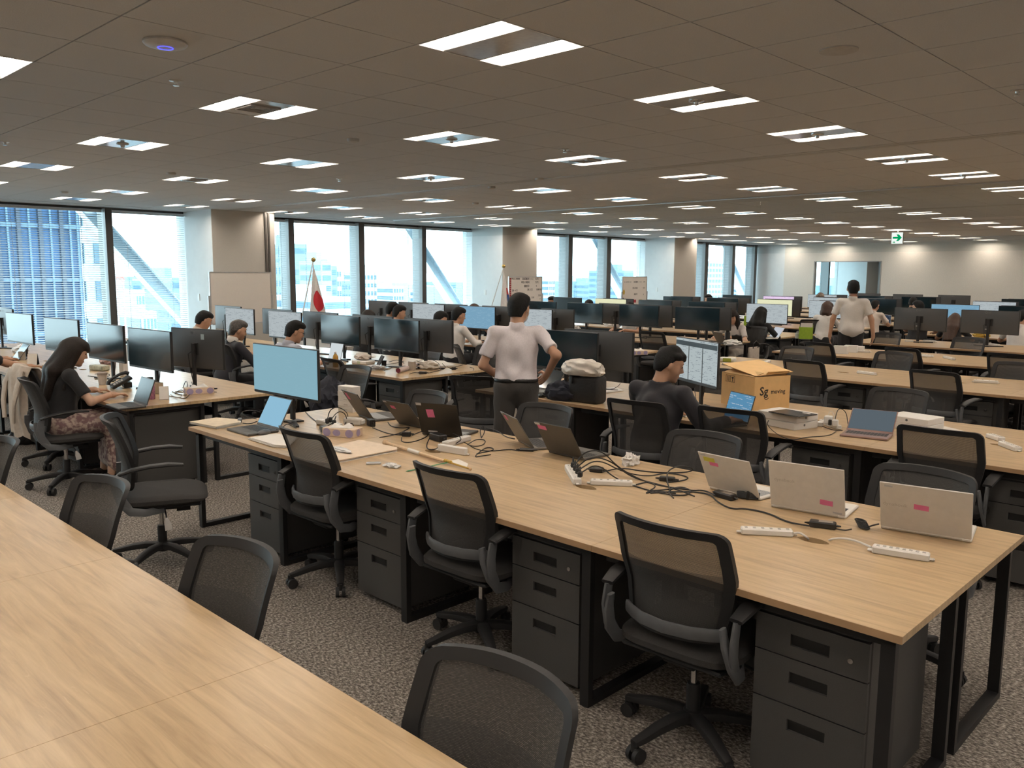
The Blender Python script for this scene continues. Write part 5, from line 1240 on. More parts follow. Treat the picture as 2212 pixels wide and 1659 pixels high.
blob('plastic_bag', 'crumpled white bag on the aisle end of the desk', 'plastic bag', W(925, 797), (.07, .13, .05), mat('cream_bag', (.72, .64, .55), .5), .7, 2.6, 21)
blob('bread_bag', 'round wrapped bun on top of white tray', 'food packet', W(783, 776, ZT + .05), (.08, .11, .045), mat('wrapped_bun', (.66, .58, .50), .35), .35, 3, 23)
t = thing('white_tray', 'white plastic tray under the wrapped bun', 'tray', W(785, 786), .2); MB().box((0, 0, .022), (.16, .24, .044), None, .01).build('tray', WBX, t); MB().box((-.081, 0, .022), (.001, .05, .03)).build('green_print', mat('pale_green', (.5, .56, .4), .5), t)
sheets([(772, 795), (820, 790), (842, 797), (790, 803)], 4, 'stack of magazines below the white tray', .004, mat('glossy_cover', (.3, .28, .28), .25))
blob('plastic_wrap', 'clear plastic wrap lying on the magazines', 'plastic wrap', W(812, 795, ZT + .016), (.05, .13, .02), PLB, .7, 4, 25)
p = W(822, 790); t = thing('phone_stand', 'black tilted device stand beside the dark screen', 'device stand', p, D(-25)); MB().box((0, 0, .06), (.012, .15, .13), Euler((0, D(28), 0)), .003).build('plate', PLASTIC, t); MB().box((.04, 0, .03), (.05, .05, .06), None, .004).build('foot', PLASTIC, t)
t = thing('black_puck', 'small black cylinder beside the rolled paper', 'canister', W(906, 796)); MB().lathe([(.022, 0), (.022, .055), (.02, .058)], 14).build('body', PLASTIC, t, True); MB().lathe([(.0225, .02), (.0225, .03)], 14, None, False).build('band', LBL, t, True)
t = thing('glass_cube', 'clear acrylic stand at the desk corner', 'stand', W(890, 800), .3); MB().box((0, 0, .05), (.04, .08, .10), None, .003).build('block', mat('acrylic_tint', (.42, .36, .30), .15), t); MB().box((0, 0, .101), (.03, .06, .002)).build('top', PAPER, t)
sheets([(900, 780), (960, 782), (985, 792), (935, 795)], 3, 'white papers and slim laptop at the desk end', .006)
adapter((905, 808), (922, 808), 'black adapter at the very edge of the desk', .04, .028); adapter((976, 799), (984, 799), 'small black adapter right of the white papers', .03, .03, False)
for k, c in enumerate(([(830, 800), (850, 792), (880, 790), (915, 792)], [(885, 808), (895, 804), (906, 806)], [(925, 806), (950, 800), (965, 795), (955, 785, .05)], [(905, 778, .04), (930, 775, .08), (950, 785, .05), (952, 798)], [(960, 790), (975, 796), (985, 792), (1000, 788)], [(815, 788), (850, 786), (872, 780)], [(1015, 793), (1025, 796), (1022, 800)], [(840, 782, .03), (860, 776, .06), (873, 785)])): cable(c, 'black lead, %s at the aisle end of the suited man\'s row' % ORD[k], .003)
sheets([(655, 775), (690, 772), (700, 782), (662, 788)], 3, 'papers in front of the man in glasses', .003); sheets([(770, 768), (800, 765), (812, 772), (780, 776)], 2, 'white papers below the dark screens', .003)
# ------------------------------------------------------------------ green file row and beyond
LIME = mat('lime_green_file', (.32, .48, .04), .5)
def filebox(px, py, label, s=1.0):
    p = W(px, py); t = thing('file_holder', label, 'file holder', p, D(30))
    for a in ((-.05, .05, -.11, -.105, 0, .24), (-.05, .05, .105, .11, 0, .17), (-.05, -.046, -.11, .11, 0, .20), (.046, .05, -.11, .11, 0, .20), (-.05, .05, -.11, .11, 0, .004)): MB().span(*[q * s for q in a]).build('panel', LIME, t)
    for k in range(3): MB().span((-.04 + k * .028) * s, (-.02 + k * .028) * s, -.10 * s, .09 * s, .006, (.27 - .02 * k) * s).build('folder', PAPER, t)
    return t
filebox(1740, 732, 'lime green file holder at the corner of the green file row'); filebox(1618, 703, 'lime green file holder behind the grey-vest woman')
cup(W(1722, 731), 'white mug left of the lime green file holder', .036, .038, .09, WHITEPL, None, 'mug')
blob('white_cloth', 'crumpled white cloth packet at the end of the grey-vest woman\'s desk', 'packet', W(1582, 746), (.07, .14, .05), TIS, .6, 2.6, 31)
t = thing('purple_pack', 'small purple pack beside the white cloth packet', 'packet', W(1597, 746), .2); MB().box((0, 0, .025), (.05, .06, .05), None, .004).build('pack', mat('lilac', (.42, .30, .48), .5), t); MB().box((0, 0, .051), (.02, .03, .002)).build('opening', TIS, t)
t = thing('black_canister', 'black thermos beside the grey-vest woman\'s phone', 'thermos', on_desk(W(1607, 742))); MB().lathe([(.04, 0), (.04, .15), (.036, .16)], 16).build('body', PLASTIC, t, True); MB().lathe([(.03, .16), (.03, .19), (.02, .2)], 16).build('cap', PLASTIC, t, True)
t = thing('desk_phone', 'black desk telephone in front of the grey-vest woman', 'telephone', W(1592, 740), .2); MB().box((0, 0, .06), (.03, .16, .13), Euler((0, D(-30), 0)), .005).build('console', PLASTIC, t); MB().tube([(-.02, -.06, .10), (-.04, 0, .12), (-.02, .06, .10)], .014, 8).build('handset', PLASTIC, t, True)
for k, (px, py, l) in enumerate(((1515, 745, 'silver bag of papers left of the grey-vest woman'), (1890, 715, 'white packet on the desk right of standing man'), (1255, 712, 'white papers heap below a dark teal screen'), (1280, 708, 'pale heap right of the white papers heap'), (2110, 730, 'yellow box heap between the two monitor backs'))):
    blob('desk_clutter', l, 'clutter', on_desk(W(px, py), .16), (.06, .13, .05), mat('clutter_%d' % k, [(.55, .55, .56), (.75, .74, .72), (.70, .68, .66), (.62, .60, .58), (.52, .36, .06)][k], .5), .5, 2.6, 40 + k)
tissue_box(W(1378, 766), D(60), 'purple tissue box behind the seated navy man\'s head')
# ------------------------------------------------------------------ whiteboards and flags by the windows
ALU = mat('aluminium_frame', (.55, .55, .55), .35, .6); WBD = mat('whiteboard_enamel', (.74, .69, .64), .3, noise=.01); INK = mat('board_ink', (.05, .045, .045), .6); INKG = mat('board_grey_ink', (.38, .36, .34), .6)
def whiteboard(pl, pr, Y, h, label):
    A = on_y(*pl, Y); B = on_y(*pr, Y); w_ = B.x - A.x; zt = (A.z + B.z) / 2
    t = thing('whiteboard', label, 'whiteboard', ((A.x + B.x) / 2, Y, 0))
    MB().span(-w_ / 2, w_ / 2, -.008, .012, zt - h, zt).build('panel', WBD, t)
    for a in ((-w_ / 2 - .01, -w_ / 2 + .012, zt - h, zt), (w_ / 2 - .012, w_ / 2 + .01, zt - h, zt), (-w_ / 2, w_ / 2, zt - .012, zt + .008), (-w_ / 2, w_ / 2, zt - h - .01, zt - h + .01)): MB().span(a[0], a[1], -.014, .016, a[2], a[3]).build('frame_bar', ALU, t)
    for q in (-1, 1):
        MB().span(q * (w_ / 2 + .03) - .015, q * (w_ / 2 + .03) + .015, -.015, .015, .06, zt - h * .45).build('upright', ALU, t)
        MB().span(q * (w_ / 2 + .03) - .02, q * (w_ / 2 + .03) + .02, -.28, .28, .03, .06).build('foot', ALU, t)
    MB().span(-w_ / 2, w_ / 2, -.06, -.012, zt - h - .01, zt - h).build('pen_tray', ALU, t)
    return t, w_, zt
whiteboard((452, 587), (584, 589), 14.6, .95, 'blank whiteboard standing before the first column')
def boardtext(t, items, w_, zt):
    for s_, u, dv, size, m in items: lettering(s_, size, m, t, (-w_ / 2 + u * w_, -.0095, zt - dv), (PI / 2, 0, 0), True)
t, w_, zt = whiteboard((1099, 598), (1170, 598), 14.6, .95, 'lettered whiteboard with a red magnet strip behind the standing man')
boardtext(t, [('財務法人営業部', .18, .055, .050, INK), ('目標粗利', .50, .058, .066, INK), ('27000', .68, .062, .055, INKG), ('万円', .84, .058, .062, INK), ('現在の粗利', .49, .14, .062, INK), ('万円', .84, .14, .062, INK), ('達成率', .53, .235, .066, INK), ('%', .83, .23, .055, INK),
              ('【第一課】', .17, .345, .052, INK), ('【第二課】', .63, .325, .052, INK), ('営業利益', .91, .325, .05, INK), ('万円', .49, .53, .055, INK), ('万円', .72, .53, .055, INK), ('万円', .93, .48, .055, INK), ('P', .95, .57, .05, INK), ('P', .95, .66, .05, INK)], w_, zt)
REDM = mat('red_magnet', (.30, .02, .03), .5)
for k in range(12): MB().span(-w_ / 2 + .025, -w_ / 2 + .075, -.013, -.008, zt - .075 - k * .052, zt - .032 - k * .052).build('red_magnet', REDM, t)
t, w_, zt = whiteboard((1345, 598), (1397, 598), 14.6, .95, 'small whiteboard with coloured magnets left of the third column')
boardtext(t, [('法人営業第二部', .20, .15, .05, INKG), ('目標粗利', .54, .15, .055, INK), ('70000', .73, .15, .05, INKG), ('万円', .89, .15, .045, INK), ('現在の粗利', .51, .33, .052, INK), ('万円', .88, .33, .05, INK), ('達成率', .54, .51, .058, INK), ('%', .87, .52, .055, INK)], w_, zt)
for u, c, nm in ((.24, (.06, .13, .20), 'blue_magnet'), (.50, (.30, .03, .05), 'red_magnet'), (.74, (.42, .38, .05), 'yellow_magnet')): MB().span(-w_ / 2 + u * w_ - .07, -w_ / 2 + u * w_ + .07, -.014, -.008, zt - .75, zt - .665).build(nm, mat(nm, c, .5), t)
MB().ball((-w_ / 2 + .06, -.012, zt - .44), 1.0, (.05, .006, .075)).build('yellow_balloon_print', mat('ochre', (.55, .36, .05), .5), t, True); MB().span(-w_ / 2 + .01, -w_ / 2 + .055, -.013, -.008, zt - .82, zt - .60).build('navy_strip', mat('navy_strip', (.03, .04, .12), .5), t)
def flag(px, py, Y, pb, label, kind):
    A = on_y(px, py, Y); B = on_y(*pb, Y); d = (B - A); k = A.z / (A.z - B.z); F = A + d * k
    t = thing('flag_on_pole', label, 'flag', (F.x, Y, 0)); top = Vector((A.x - F.x, 0, A.z))
    MB().tube([Vector((0, 0, .02)), top * .98], .012, 8).build('pole', mat('white_pole', (.72, .72, .70), .3), t, True)
    MB().ball(top, .045).build('gold_ball', mat('polished_gold', (.55, .40, .14), .2, .9), t, True)
    MB().lathe([(.16, 0), (.16, .02), (.03, .05), (.02, .12)], 20).build('stand', ALU, t, True)
    # cloth hanging in folds from the pole
    H, Wd = 1.10, .27
    def F_(u, v):
        z = A.z - .05 - v * H - u * .14 * (1 - v)
        return Vector((top.x - .02 - .10 * v * (1 - u) * .9 + u * Wd * (.06 + .94 * v ** .8), .035 * math.sin(u * 9 + v * 2) * v - .02, z))
    MB().sheet(F_, 18, 20, .002).build('cloth', mat('white_flag_cloth', (.78, .77, .77), .85), t, True)
    if kind == 0:
        b = MB(); RD = mat('flag_red', (.55, .03, .045), .8)
        b.sheet(lambda u, v: F_(.58 + (u - .5) * .82 * math.sqrt(max(.0, 1 - (2 * v - 1) ** 2)), .46 + v * .42) + Vector((0, -.006, 0)), 14, 14); b.build('red_disc', RD, t, True)
    else:
        for v0, v1, c, nm in ((.36, .52, (.50, .05, .05), 'red_stripe'), (.52, .72, (.03, .08, .28), 'blue_stripe'), (.72, .80, (.6, .12, .10), 'red_stripe')):
            b = MB(); b.sheet(lambda u, v: F_(.80 + .2 * u, v0 + (v1 - v0) * v) + Vector((0, -.006, 0)), 5, 5); b.build(nm, mat(nm + '_cloth', c, .8), t, True)
    return t
flag(677, 561, 14.4, (655, 672), 'Japanese flag with red disc hanging from a slanted pole', 0)
flag(1088, 575, 14.4, (1064, 655), 'white company flag with red and blue stripes on a slanted pole', 1)
# ------------------------------------------------------------------ clothes hung on chairs, floor clutter
BEIG = mat('beige_cotton', (.52, .45, .38), .9, noise=.08, scale=25, bump=.2)
prof_c = [(-.165, .66), (-.20, .86), (-.245, .945), (-.31, .955), (-.35, .88), (-.36, .70), (-.365, .50), (-.355, .32)]
def drape(u, v):
    q = v * (len(prof_c) - 1); i_ = min(int(q), len(prof_c) - 2); f = q - i_
    x_ = prof_c[i_][0] * (1 - f) + prof_c[i_ + 1][0] * f; z_ = prof_c[i_][1] * (1 - f) + prof_c[i_ + 1][1] * f; a = (u - .5) * 2
    return Vector((x_ + .075 * abs(a) ** 2.2 * (1 if v > .3 else 1) + .012 * math.sin(u * 22 + v * 3) * v, a * (.255 - .03 * (1 - v)), z_ - .015 * abs(a) ** 3 + .02 * math.sin(u * 13) * (v > .9)))
o = MB().sheet(drape, 26, 26, .006).build('cardigan', BEIG, None, True); o.location = (2.54, 8.38, 0); o.rotation_euler = (0, 0, D(-4)); tag(o, 'beige cardigan draped over a chair back at far left', 'cardigan')
for s_ in (-1, 1): MB().tube([(-.30, s_ * .20, .90), (-.35, s_ * .24, .78), (-.385, s_ * .20, .62), (-.39, s_ * .17, .46)], [.9, 1, .9, .75], 10, False, (.022, .055, (1, 0, 0))).build('sleeve', BEIG, o, True)
blob('navy_jacket', 'navy jacket slumped on the chair behind the lit monitor', 'jacket', (4.24, 6.42, .475), (.17, .20, .22), mat('navy_jacket_cloth', (.016, .018, .028), .85, noise=.3, scale=30, bump=.2), .3, 2.4, 51, 4)
t = thing('tote_bag', 'beige cloth tote hanging from the grey-vest woman\'s desk end', 'bag', on_y(1628, 760, 6.62), 0); MB().box((0, 0, -.10), (.30, .06, .36), None, .02, 2).build('body', BEIG, t, True); MB().tube([(-.08, -.03, .06), (-.08, -.035, .14), (0, -.04, .18), (.08, -.035, .14), (.08, -.03, .06)], .008, 6).build('strap', PLASTIC, t, True)
p = W(1640, 1442, .02); b = MB()
for k in range(5): b.tube([Vector((.05 * math.cos(a + k), .10 * math.sin(a), .006 + .006 * k)) for a in [q * PI / 8 for q in range(16)]], .004, 6, True)
o = b.build('green_lan_cable', mat('green_cable', (.02, .22, .10), .5), None, True); o.location = W(1640, 1435, 0); tag(o, 'coiled green network cable on the floor under the desk', 'cable')
# ================================================================== people: implicit bodies meshed with surface nets
def V3(*a): return np.array(a, float)
def cap(a, b, ra, rb=None, k=.03, cut=None): return ('c', np.array(a, float), np.array(b, float), ra, ra if rb is None else rb, k, cut)
def ell(c, r, R=None, k=.03, cut=None): return ('e', np.array(c, float), np.array(r, float), np.eye(3) if R is None else np.array(R, float), None, k, cut)
def field_mesh(prims, h):
    lo = np.full(3, 1e9); hi = -lo; bx_ = []
    for p in prims:
        if p[0] == 'c': r = max(p[3], p[4]); a = np.minimum(p[1], p[2]) - r; b = np.maximum(p[1], p[2]) + r
        else: r = p[2].max(); a = p[1] - r; b = p[1] + r
        bx_.append((a, b)); lo = np.minimum(lo, a); hi = np.maximum(hi, b)
    lo -= 3 * h; hi += 3 * h
    n = np.ceil((hi - lo) / h).astype(int) + 1
    F = np.full(n, .5)
    ax = [lo[i] + h * np.arange(n[i]) for i in range(3)]
    for p, (a, b) in zip(prims, bx_):
        k = p[5]; m = k + 2.5 * h
        i0 = np.maximum(0, np.floor((a - m - lo) / h).astype(int)); i1 = np.minimum(n, np.ceil((b + m - lo) / h).astype(int) + 1)
        sl = tuple(slice(i0[i], i1[i]) for i in range(3))
        G = np.stack(np.meshgrid(ax[0][sl[0]], ax[1][sl[1]], ax[2][sl[2]], indexing='ij'), -1)
        if p[0] == 'c':
            ab = p[2] - p[1]; L2 = max(1e-9, ab @ ab); t = np.clip(((G - p[1]) @ ab) / L2, 0, 1)
            d = np.linalg.norm(G - p[1] - t[..., None] * ab, axis=-1) - (p[3] + (p[4] - p[3]) * t)
        else:
            q = (G - p[1]) @ p[3]; k0 = np.linalg.norm(q / p[2], axis=-1); k1 = np.linalg.norm(q / p[2] ** 2, axis=-1) + 1e-9; d = k0 * (k0 - 1) / k1
        if p[6] is not None:
            for (nn, cc) in p[6]: d = np.maximum(d, (G - np.array(cc)) @ np.array(nn, float))
        S_ = F[sl]; hh = np.clip(.5 + .5 * (S_ - d) / k, 0, 1); F[sl] = S_ * (1 - hh) + d * hh - k * hh * (1 - hh)
    return nets(F, lo, h)
def nets(F, lo, h):
    s = F < 0; nx, ny, nz = F.shape
    c = np.zeros((nx - 1, ny - 1, nz - 1), int)
    for dx in (0, 1):
        for dy in (0, 1):
            for dz in (0, 1): c += s[dx:nx - 1 + dx, dy:ny - 1 + dy, dz:nz - 1 + dz]
    I = np.argwhere((c > 0) & (c < 8)); idx = -np.ones(c.shape, int); idx[tuple(I.T)] = np.arange(len(I))
    acc = np.zeros((len(I), 3)); cnt = np.zeros(len(I))
    C = [(a, b, d) for a in (0, 1) for b in (0, 1) for d in (0, 1)]
    for a in C:
        for ax_ in range(3):
            if a[ax_]: continue
            b = list(a); b[ax_] = 1
            fa = F[tuple((I + a).T)]; fb = F[tuple((I + b).T)]; m = (fa < 0) != (fb < 0)
            t = np.where(m, fa / np.where(fa - fb == 0, 1, fa - fb), 0); P = I + np.array(a) + 0.0; P[:, ax_] += t
            acc[m] += P[m]; cnt[m] += 1
    V = lo + h * acc / cnt[:, None]; Q = []
    for ax_ in range(3):
        o1, o2 = [(1, 2), (2, 0), (0, 1)][ax_]
        sh = [slice(None)] * 3; sh2 = [slice(None)] * 3; sh[ax_] = slice(0, -1); sh2[ax_] = slice(1, None)
        a = s[tuple(sh)]; b = s[tuple(sh2)]; E = np.argwhere(a != b)
        ok = (E[:, o1] > 0) & (E[:, o2] > 0) & (E[:, o1] < c.shape[o1]) & (E[:, o2] < c.shape[o2]); E = E[ok]
        def g(d1, d2):
            J = E.copy(); J[:, o1] -= d1; J[:, o2] -= d2; return idx[tuple(J.T)]
        q = np.stack([g(1, 1), g(0, 1), g(0, 0), g(1, 0)], 1); fl = s[tuple(E.T)]
        q[~fl] = q[~fl][:, ::-1]; Q.append(q)
    Q = np.concatenate(Q); return V, Q[(Q >= 0).all(1)]
def put_mesh(name, V, Q, mt, parent, fold=0.0, seed=0.0):
    if fold:
        x, y, z = V.T
        d = fold * (np.sin(z * 38 + x * 14 + 2.1 * np.sin(y * 21 + seed)) * .5 + np.sin(z * 23 - y * 31 + 1.7 * np.sin(x * 27 + seed)) * .6 + .5 * np.sin(x * 55 + y * 43 + seed))
        c = V.mean(0); n_ = V - c; n_[:, 2] *= .25; n_ /= np.linalg.norm(n_, axis=1)[:, None] + 1e-9; V = V + n_ * d[:, None]
    me = bpy.data.meshes.new(name); me.vertices.add(len(V)); me.vertices.foreach_set('co', V.astype(np.float32).ravel())
    me.loops.add(len(Q) * 4); me.loops.foreach_set('vertex_index', Q.astype(np.int32).ravel()); me.polygons.add(len(Q)); me.polygons.foreach_set('loop_start', np.arange(len(Q), dtype=np.int32) * 4)
    try: me.polygons.foreach_set('loop_total', np.full(len(Q), 4, dtype=np.int32))
    except Exception: pass
    me.update(calc_edges=True); me.polygons.foreach_set('use_smooth', np.ones(len(Q), bool)); me.materials.append(mt)
    return link(name, me, parent)
def rot(axis, a): return np.array(Matrix.Rotation(a, 3, axis))
def unit(v): v = np.array(v, float); return v / (np.linalg.norm(v) + 1e-9)
def ik(S_, Wr, l1, l2, pole):
    d = Wr - S_; L = np.linalg.norm(d)
    if L > (l1 + l2) * .995: Wr = S_ + d / L * (l1 + l2) * .995; d = Wr - S_; L = np.linalg.norm(d)
    u = d / L; a = (l1 ** 2 - l2 ** 2 + L ** 2) / (2 * L); hgt = math.sqrt(max(0, l1 ** 2 - a ** 2))
    p = np.array(pole, float); p = unit(p - u * (p @ u)); return S_ + u * a + p * hgt, Wr
def hand_prims(wr, f, n_, side, curl=.5):
    """wr wrist, f finger direction, n_ back-of-hand normal, side +1 left / -1 right; thumb on the inner side"""
    f = unit(f); n_ = unit(np.array(n_, float) - f * (np.array(n_) @ f)); s_ = np.cross(n_, f) * (-side)   # towards the thumb
    P = [cap(wr, wr + f * .03, .026, .028, .012), ell(wr + f * .052, (.046, .036, .014), np.stack([f, s_, n_], 1), .012)]
    for k, (o, L) in enumerate(((.027, .072), (.009, .080), (-.009, .074), (-.026, .058))):
        b0 = wr + f * .088 + s_ * o; c1 = curl * .55; c2 = curl * 1.1
        d1 = f * math.cos(c1) - n_ * math.sin(c1); d2 = f * math.cos(c1 + c2) - n_ * math.sin(c1 + c2)
        m = b0 + d1 * L * .5; P += [cap(b0 - f * .012, m, .0092, .0085, .004), cap(m, m + d2 * L * .5, .0085, .007, .004)]
    t0 = wr + f * .03 + s_ * .026; t1 = t0 + unit(f * .7 + s_ * .7 - n_ * .25) * .036; t2 = t1 + unit(f * .95 + s_ * .2 - n_ * .3) * .03
    P += [cap(t0 - s_ * .008, t1, .0125, .0105, .006), cap(t1, t2, .0105, .008, .004)]
    return P
SKIN = mat('skin_tone', (.50, .285, .185), .5, noise=.06, scale=12, spec=.4)
SKIN2 = mat('skin_tone_light', (.58, .36, .25), .5, noise=.05, scale=12, spec=.4)
HAIRB = mat('black_hair', (.007, .0065, .0065), .62, noise=.5, scale=30, stretch=(9, 9, 1.5), bump=.6, spec=.25)
HAIRD = mat('dark_brown_hair', (.014, .009, .007), .55, noise=.5, scale=30, stretch=(9, 9, 1.2), bump=.6, spec=.3)
HAIRR = mat('brown_hair', (.050, .022, .011), .5, noise=.5, scale=30, stretch=(9, 9, 1.2), bump=.5, spec=.5)
HAIRG = mat('grey_black_hair', (.055, .048, .043), .5, noise=.6, scale=60, bump=.4)
EYE = mat('eye_dark', (.01, .008, .007), .15); LIP = mat('lip_tone', (.36, .13, .10), .5); BROW = mat('brow_hair', (.015, .012, .01), .7)
def cloth(name, c, pat=None, rough=.85):
    if name in MATS: return MATS[name]
    if pat is None: return mat(name, c, rough, noise=.05, scale=90, bump=.08, sheen=.1)
    m, n, b = new_mat(name); tc = n.nodes.new('ShaderNodeTexCoord'); v = n.nodes.new('ShaderNodeTexNoise'); v.inputs['Scale'].default_value = 26; v.inputs['Detail'].default_value = 4
    n.links.new(tc.outputs['Object'], v.inputs['Vector']); r = n.nodes.new('ShaderNodeValToRGB'); r.color_ramp.elements[0].position = .44; r.color_ramp.elements[1].position = .56
    r.color_ramp.elements[0].color = tuple(pat) + (1,); r.color_ramp.elements[1].color = tuple(c) + (1,); n.links.new(v.outputs['Fac'], r.inputs[0]); n.links.new(r.outputs[0], b.inputs['Base Color']); b.inputs['Roughness'].default_value = .9
    MATS[name] = m; return m
def person(label, loc, rz, pose='sit', s=1.0, lean=.15, side=0.0, head=(0, 0), hands=None, curl=.45, top=None, bottom=None, hair='short', hairm=None, skin=None, sleeve='short', collar=True, h=.012, extras=(), poles=None, female=False, dz=0.0, hem=None, jacket=False, hand_n=None, belt=False, feet=None, bulk=1.0):
    skin = skin or SKIN; hairm = hairm or HAIRB
    t = thing('person', label, 'person', (loc[0], loc[1], 0), rz)
    Rz = rot('Z', rz); L = lambda w: Rz.T @ (np.array(w, float) - V3(loc[0], loc[1], 0))
    fw = (.92 if female else 1.0) * bulk
    if pose == 'sit':
        pel = V3(0, 0, .55 + dz); Tl = rot('Y', lean) @ rot('X', side)
        hips = [V3(.02, q * .085, .525 + dz) for q in (1, -1)]; knees = [V3(.40, q * .12, .525 + dz) for q in (1, -1)]; ank = [V3(.36, q * .12, .085) for q in (1, -1)]
    else:
        pel = V3(0, 0, .94 * s); Tl = rot('Y', lean) @ rot('X', side)
        fo = feet or ((.0, .11), (.02, -.11))
        hips = [V3(0, q * .09 * s, .90 * s) for q in (1, -1)]; ank = [V3(fo[i][0], fo[i][1], .085) for i in (0, 1)]; knees = [(hips[i] + ank[i]) / 2 + V3(.025, 0, .03) for i in (0, 1)]
    T = lambda x, y, z: pel + Tl @ (V3(x, y, z) * s)
    chest, belly = T(0.005, 0, .29), T(.005, 0, .13); nb = T(-.015, 0, .485); shw = .185 * fw
    sh = [T(-.005, q * shw, .418) for q in (1, -1)]
    Rh = rot('Z', head[0]) @ rot('Y', head[1]); Rh_t = (Tl if pose != 'sit' else rot('Y', lean * .35)) @ Rh
    hc_ = nb + Tl @ V3(.012, 0, .045 * s) + Rh_t @ V3(.022, 0, .100 * s)
    Hd = lambda x, y, z: hc_ + Rh_t @ (V3(x, y, z) * s)
    # arms
    el, wr, hd_f, hd_n = [], [], [], []
    for i, q in enumerate((1, -1)):
        tg = None if hands is None or hands[i] is None else np.array(hands[i], float)
        if tg is None: tg = V3(.40, q * .15, .765) if pose == 'sit' else V3(.05, q * .27, .78 * s); loc_ = True
        else: tg = L(tg)
        pole = V3(-.35, q * .75, -.55) if poles is None or poles[i] is None else np.array(poles[i], float)
        e, w = ik(sh[i], tg, .275 * s, .245 * s, pole); el.append(e); wr.append(w)
        f = unit(w - e); nn = V3(0, 0, 1)
        if pose == 'sit': f = unit(V3(f[0] + .5, f[1] * .7, min(0.0, f[2]) * .2)); w[2] = max(w[2], ZT + .035)
        else: nn = V3(0, q, 0)
        if hand_n is not None and hand_n[i] is not None: f, nn = np.array(hand_n[i][0], float), np.array(hand_n[i][1], float)
        hd_f.append(f); hd_n.append(nn)
    B = [ell(pel, (.11, .155, .11), Tl, .05), ell(belly, V3(.095, .135 * bulk, .15) * s, Tl, .05), ell(chest, V3(.105, .155 * fw, .17) * s, Tl, .05), cap(sh[0] * .88 + nb * .12, sh[1] * .88 + nb * .12, .044 * s, .044 * s, .035), cap(nb, hc_ + Rh_t @ V3(-.015, 0, -.05), .056 * s, .053 * s, .03),
         ell(hc_, V3(.097, .076, .112) * s, Rh_t, .02), ell(Hd(.022, 0, -.055), V3(.070, .060, .062) * s, Rh_t, .02), cap(Hd(.090, 0, .008), Hd(.108, 0, -.028), .009 * s, .013 * s, .012), cap(Hd(.085, -.02, -.072), Hd(.085, .02, -.072), .010 * s, None, .012), ell(Hd(.066, 0, -.103), V3(.028, .028, .02) * s, Rh_t, .02),
         cap(Hd(.075, -.045, .028), Hd(.075, .045, .028), .014 * s, None, .02)]
    for q in (1, -1):
        B.append(ell(Hd(-.004, q * .083, -.016), V3(.021, .011, .034) * s, Rh_t @ rot('Z', q * .25), .008)); B.append(ell(Hd(.058, q * .040, -.038), V3(.026, .024, .026) * s, Rh_t, .02))
    for i in (0, 1):
        B += [cap(sh[i] + V3(0, 0, -.012), el[i], .042 * s * fw, .037 * s * fw, .02), cap(el[i], wr[i], .039 * s * fw, .026 * s, .02), cap(hips[i], knees[i], .080 * s, .055 * s, .03), cap(knees[i], ank[i], .054 * s, .036 * s, .02), cap(ank[i] + V3(-.03, 0, -.045), ank[i] + V3(.13, 0, -.055), .034, .026, .02)]
    Vb, Qb = field_mesh(B, h)
    for i, q in enumerate((1, -1)):
        Vh, Qh = field_mesh(hand_prims(wr[i], hd_f[i], hd_n[i], q, curl), max(.0042, h * .38)); Qb = np.concatenate([Qb, Qh + len(Vb)]); Vb = np.concatenate([Vb, Vh])
    put_mesh('body', Vb, Qb, skin, t)
    # eyes, brows, mouth
    for q in (1, -1):
        MB().ball(Hd(.0865, q * .031, .003), .0095 * s, (.8, 1.25, .7), 10, 6).build('eye', EYE, t, True)
        MB().tube([Hd(.093, q * .016, .026), Hd(.091, q * .035, .031), Hd(.082, q * .052, .025)], [.003, .0042, .0025], 6).build('eyebrow', BROW, t, True)
    MB().tube([Hd(.084, -.022, -.070), Hd(.097, 0, -.069), Hd(.084, .022, -.070)], [.003, .0058, .003], 6).build('lips', LIP, t, True)
    # hair
    hcut = [(unit(Rh_t @ V3(.80, 0, -.60)), Hd(.052, 0, .040) if hair in ('bob', 'long') else Hd(.042, 0, .060))]
    Hp = [ell(Hd(-.006, 0, .010), V3(.108, .087, .118) * s, Rh_t, .012, hcut + [(Rh_t @ V3(0, 0, -1), Hd(0, 0, -.075))])]
    if hair == 'short':
        Hp.append(ell(Hd(.020, 0, .075), V3(.085, .080, .052) * s, Rh_t, .012)); Hp.append(ell(Hd(-.055, 0, -.045), V3(.05, .066, .07) * s, Rh_t, .012, [(Rh_t @ V3(0, 0, -1), Hd(0, 0, -.085))]))
    elif hair == 'thick':
        for (a, b, c, r) in ((.045, .02, .085, .045), (.055, -.025, .075, .042), (.0, .0, .10, .055), (-.05, .03, .075, .05), (.075, 0, .060, .032), (.03, .05, .07, .04), (.03, -.055, .065, .038)): Hp.append(ell(Hd(a, b, c), V3(r, r, r * .75) * s, Rh_t, .010))
        Hp.append(ell(Hd(-.058, 0, -.03), V3(.046, .066, .07) * s, Rh_t, .012, [(Rh_t @ V3(0, 0, -1), Hd(0, 0, -.072))]))
    else:
        ln = .20 if hair == 'bob' else .44
        Hp.append(ell(Hd(.030, 0, .055), V3(.078, .082, .06) * s, Rh_t, .015))
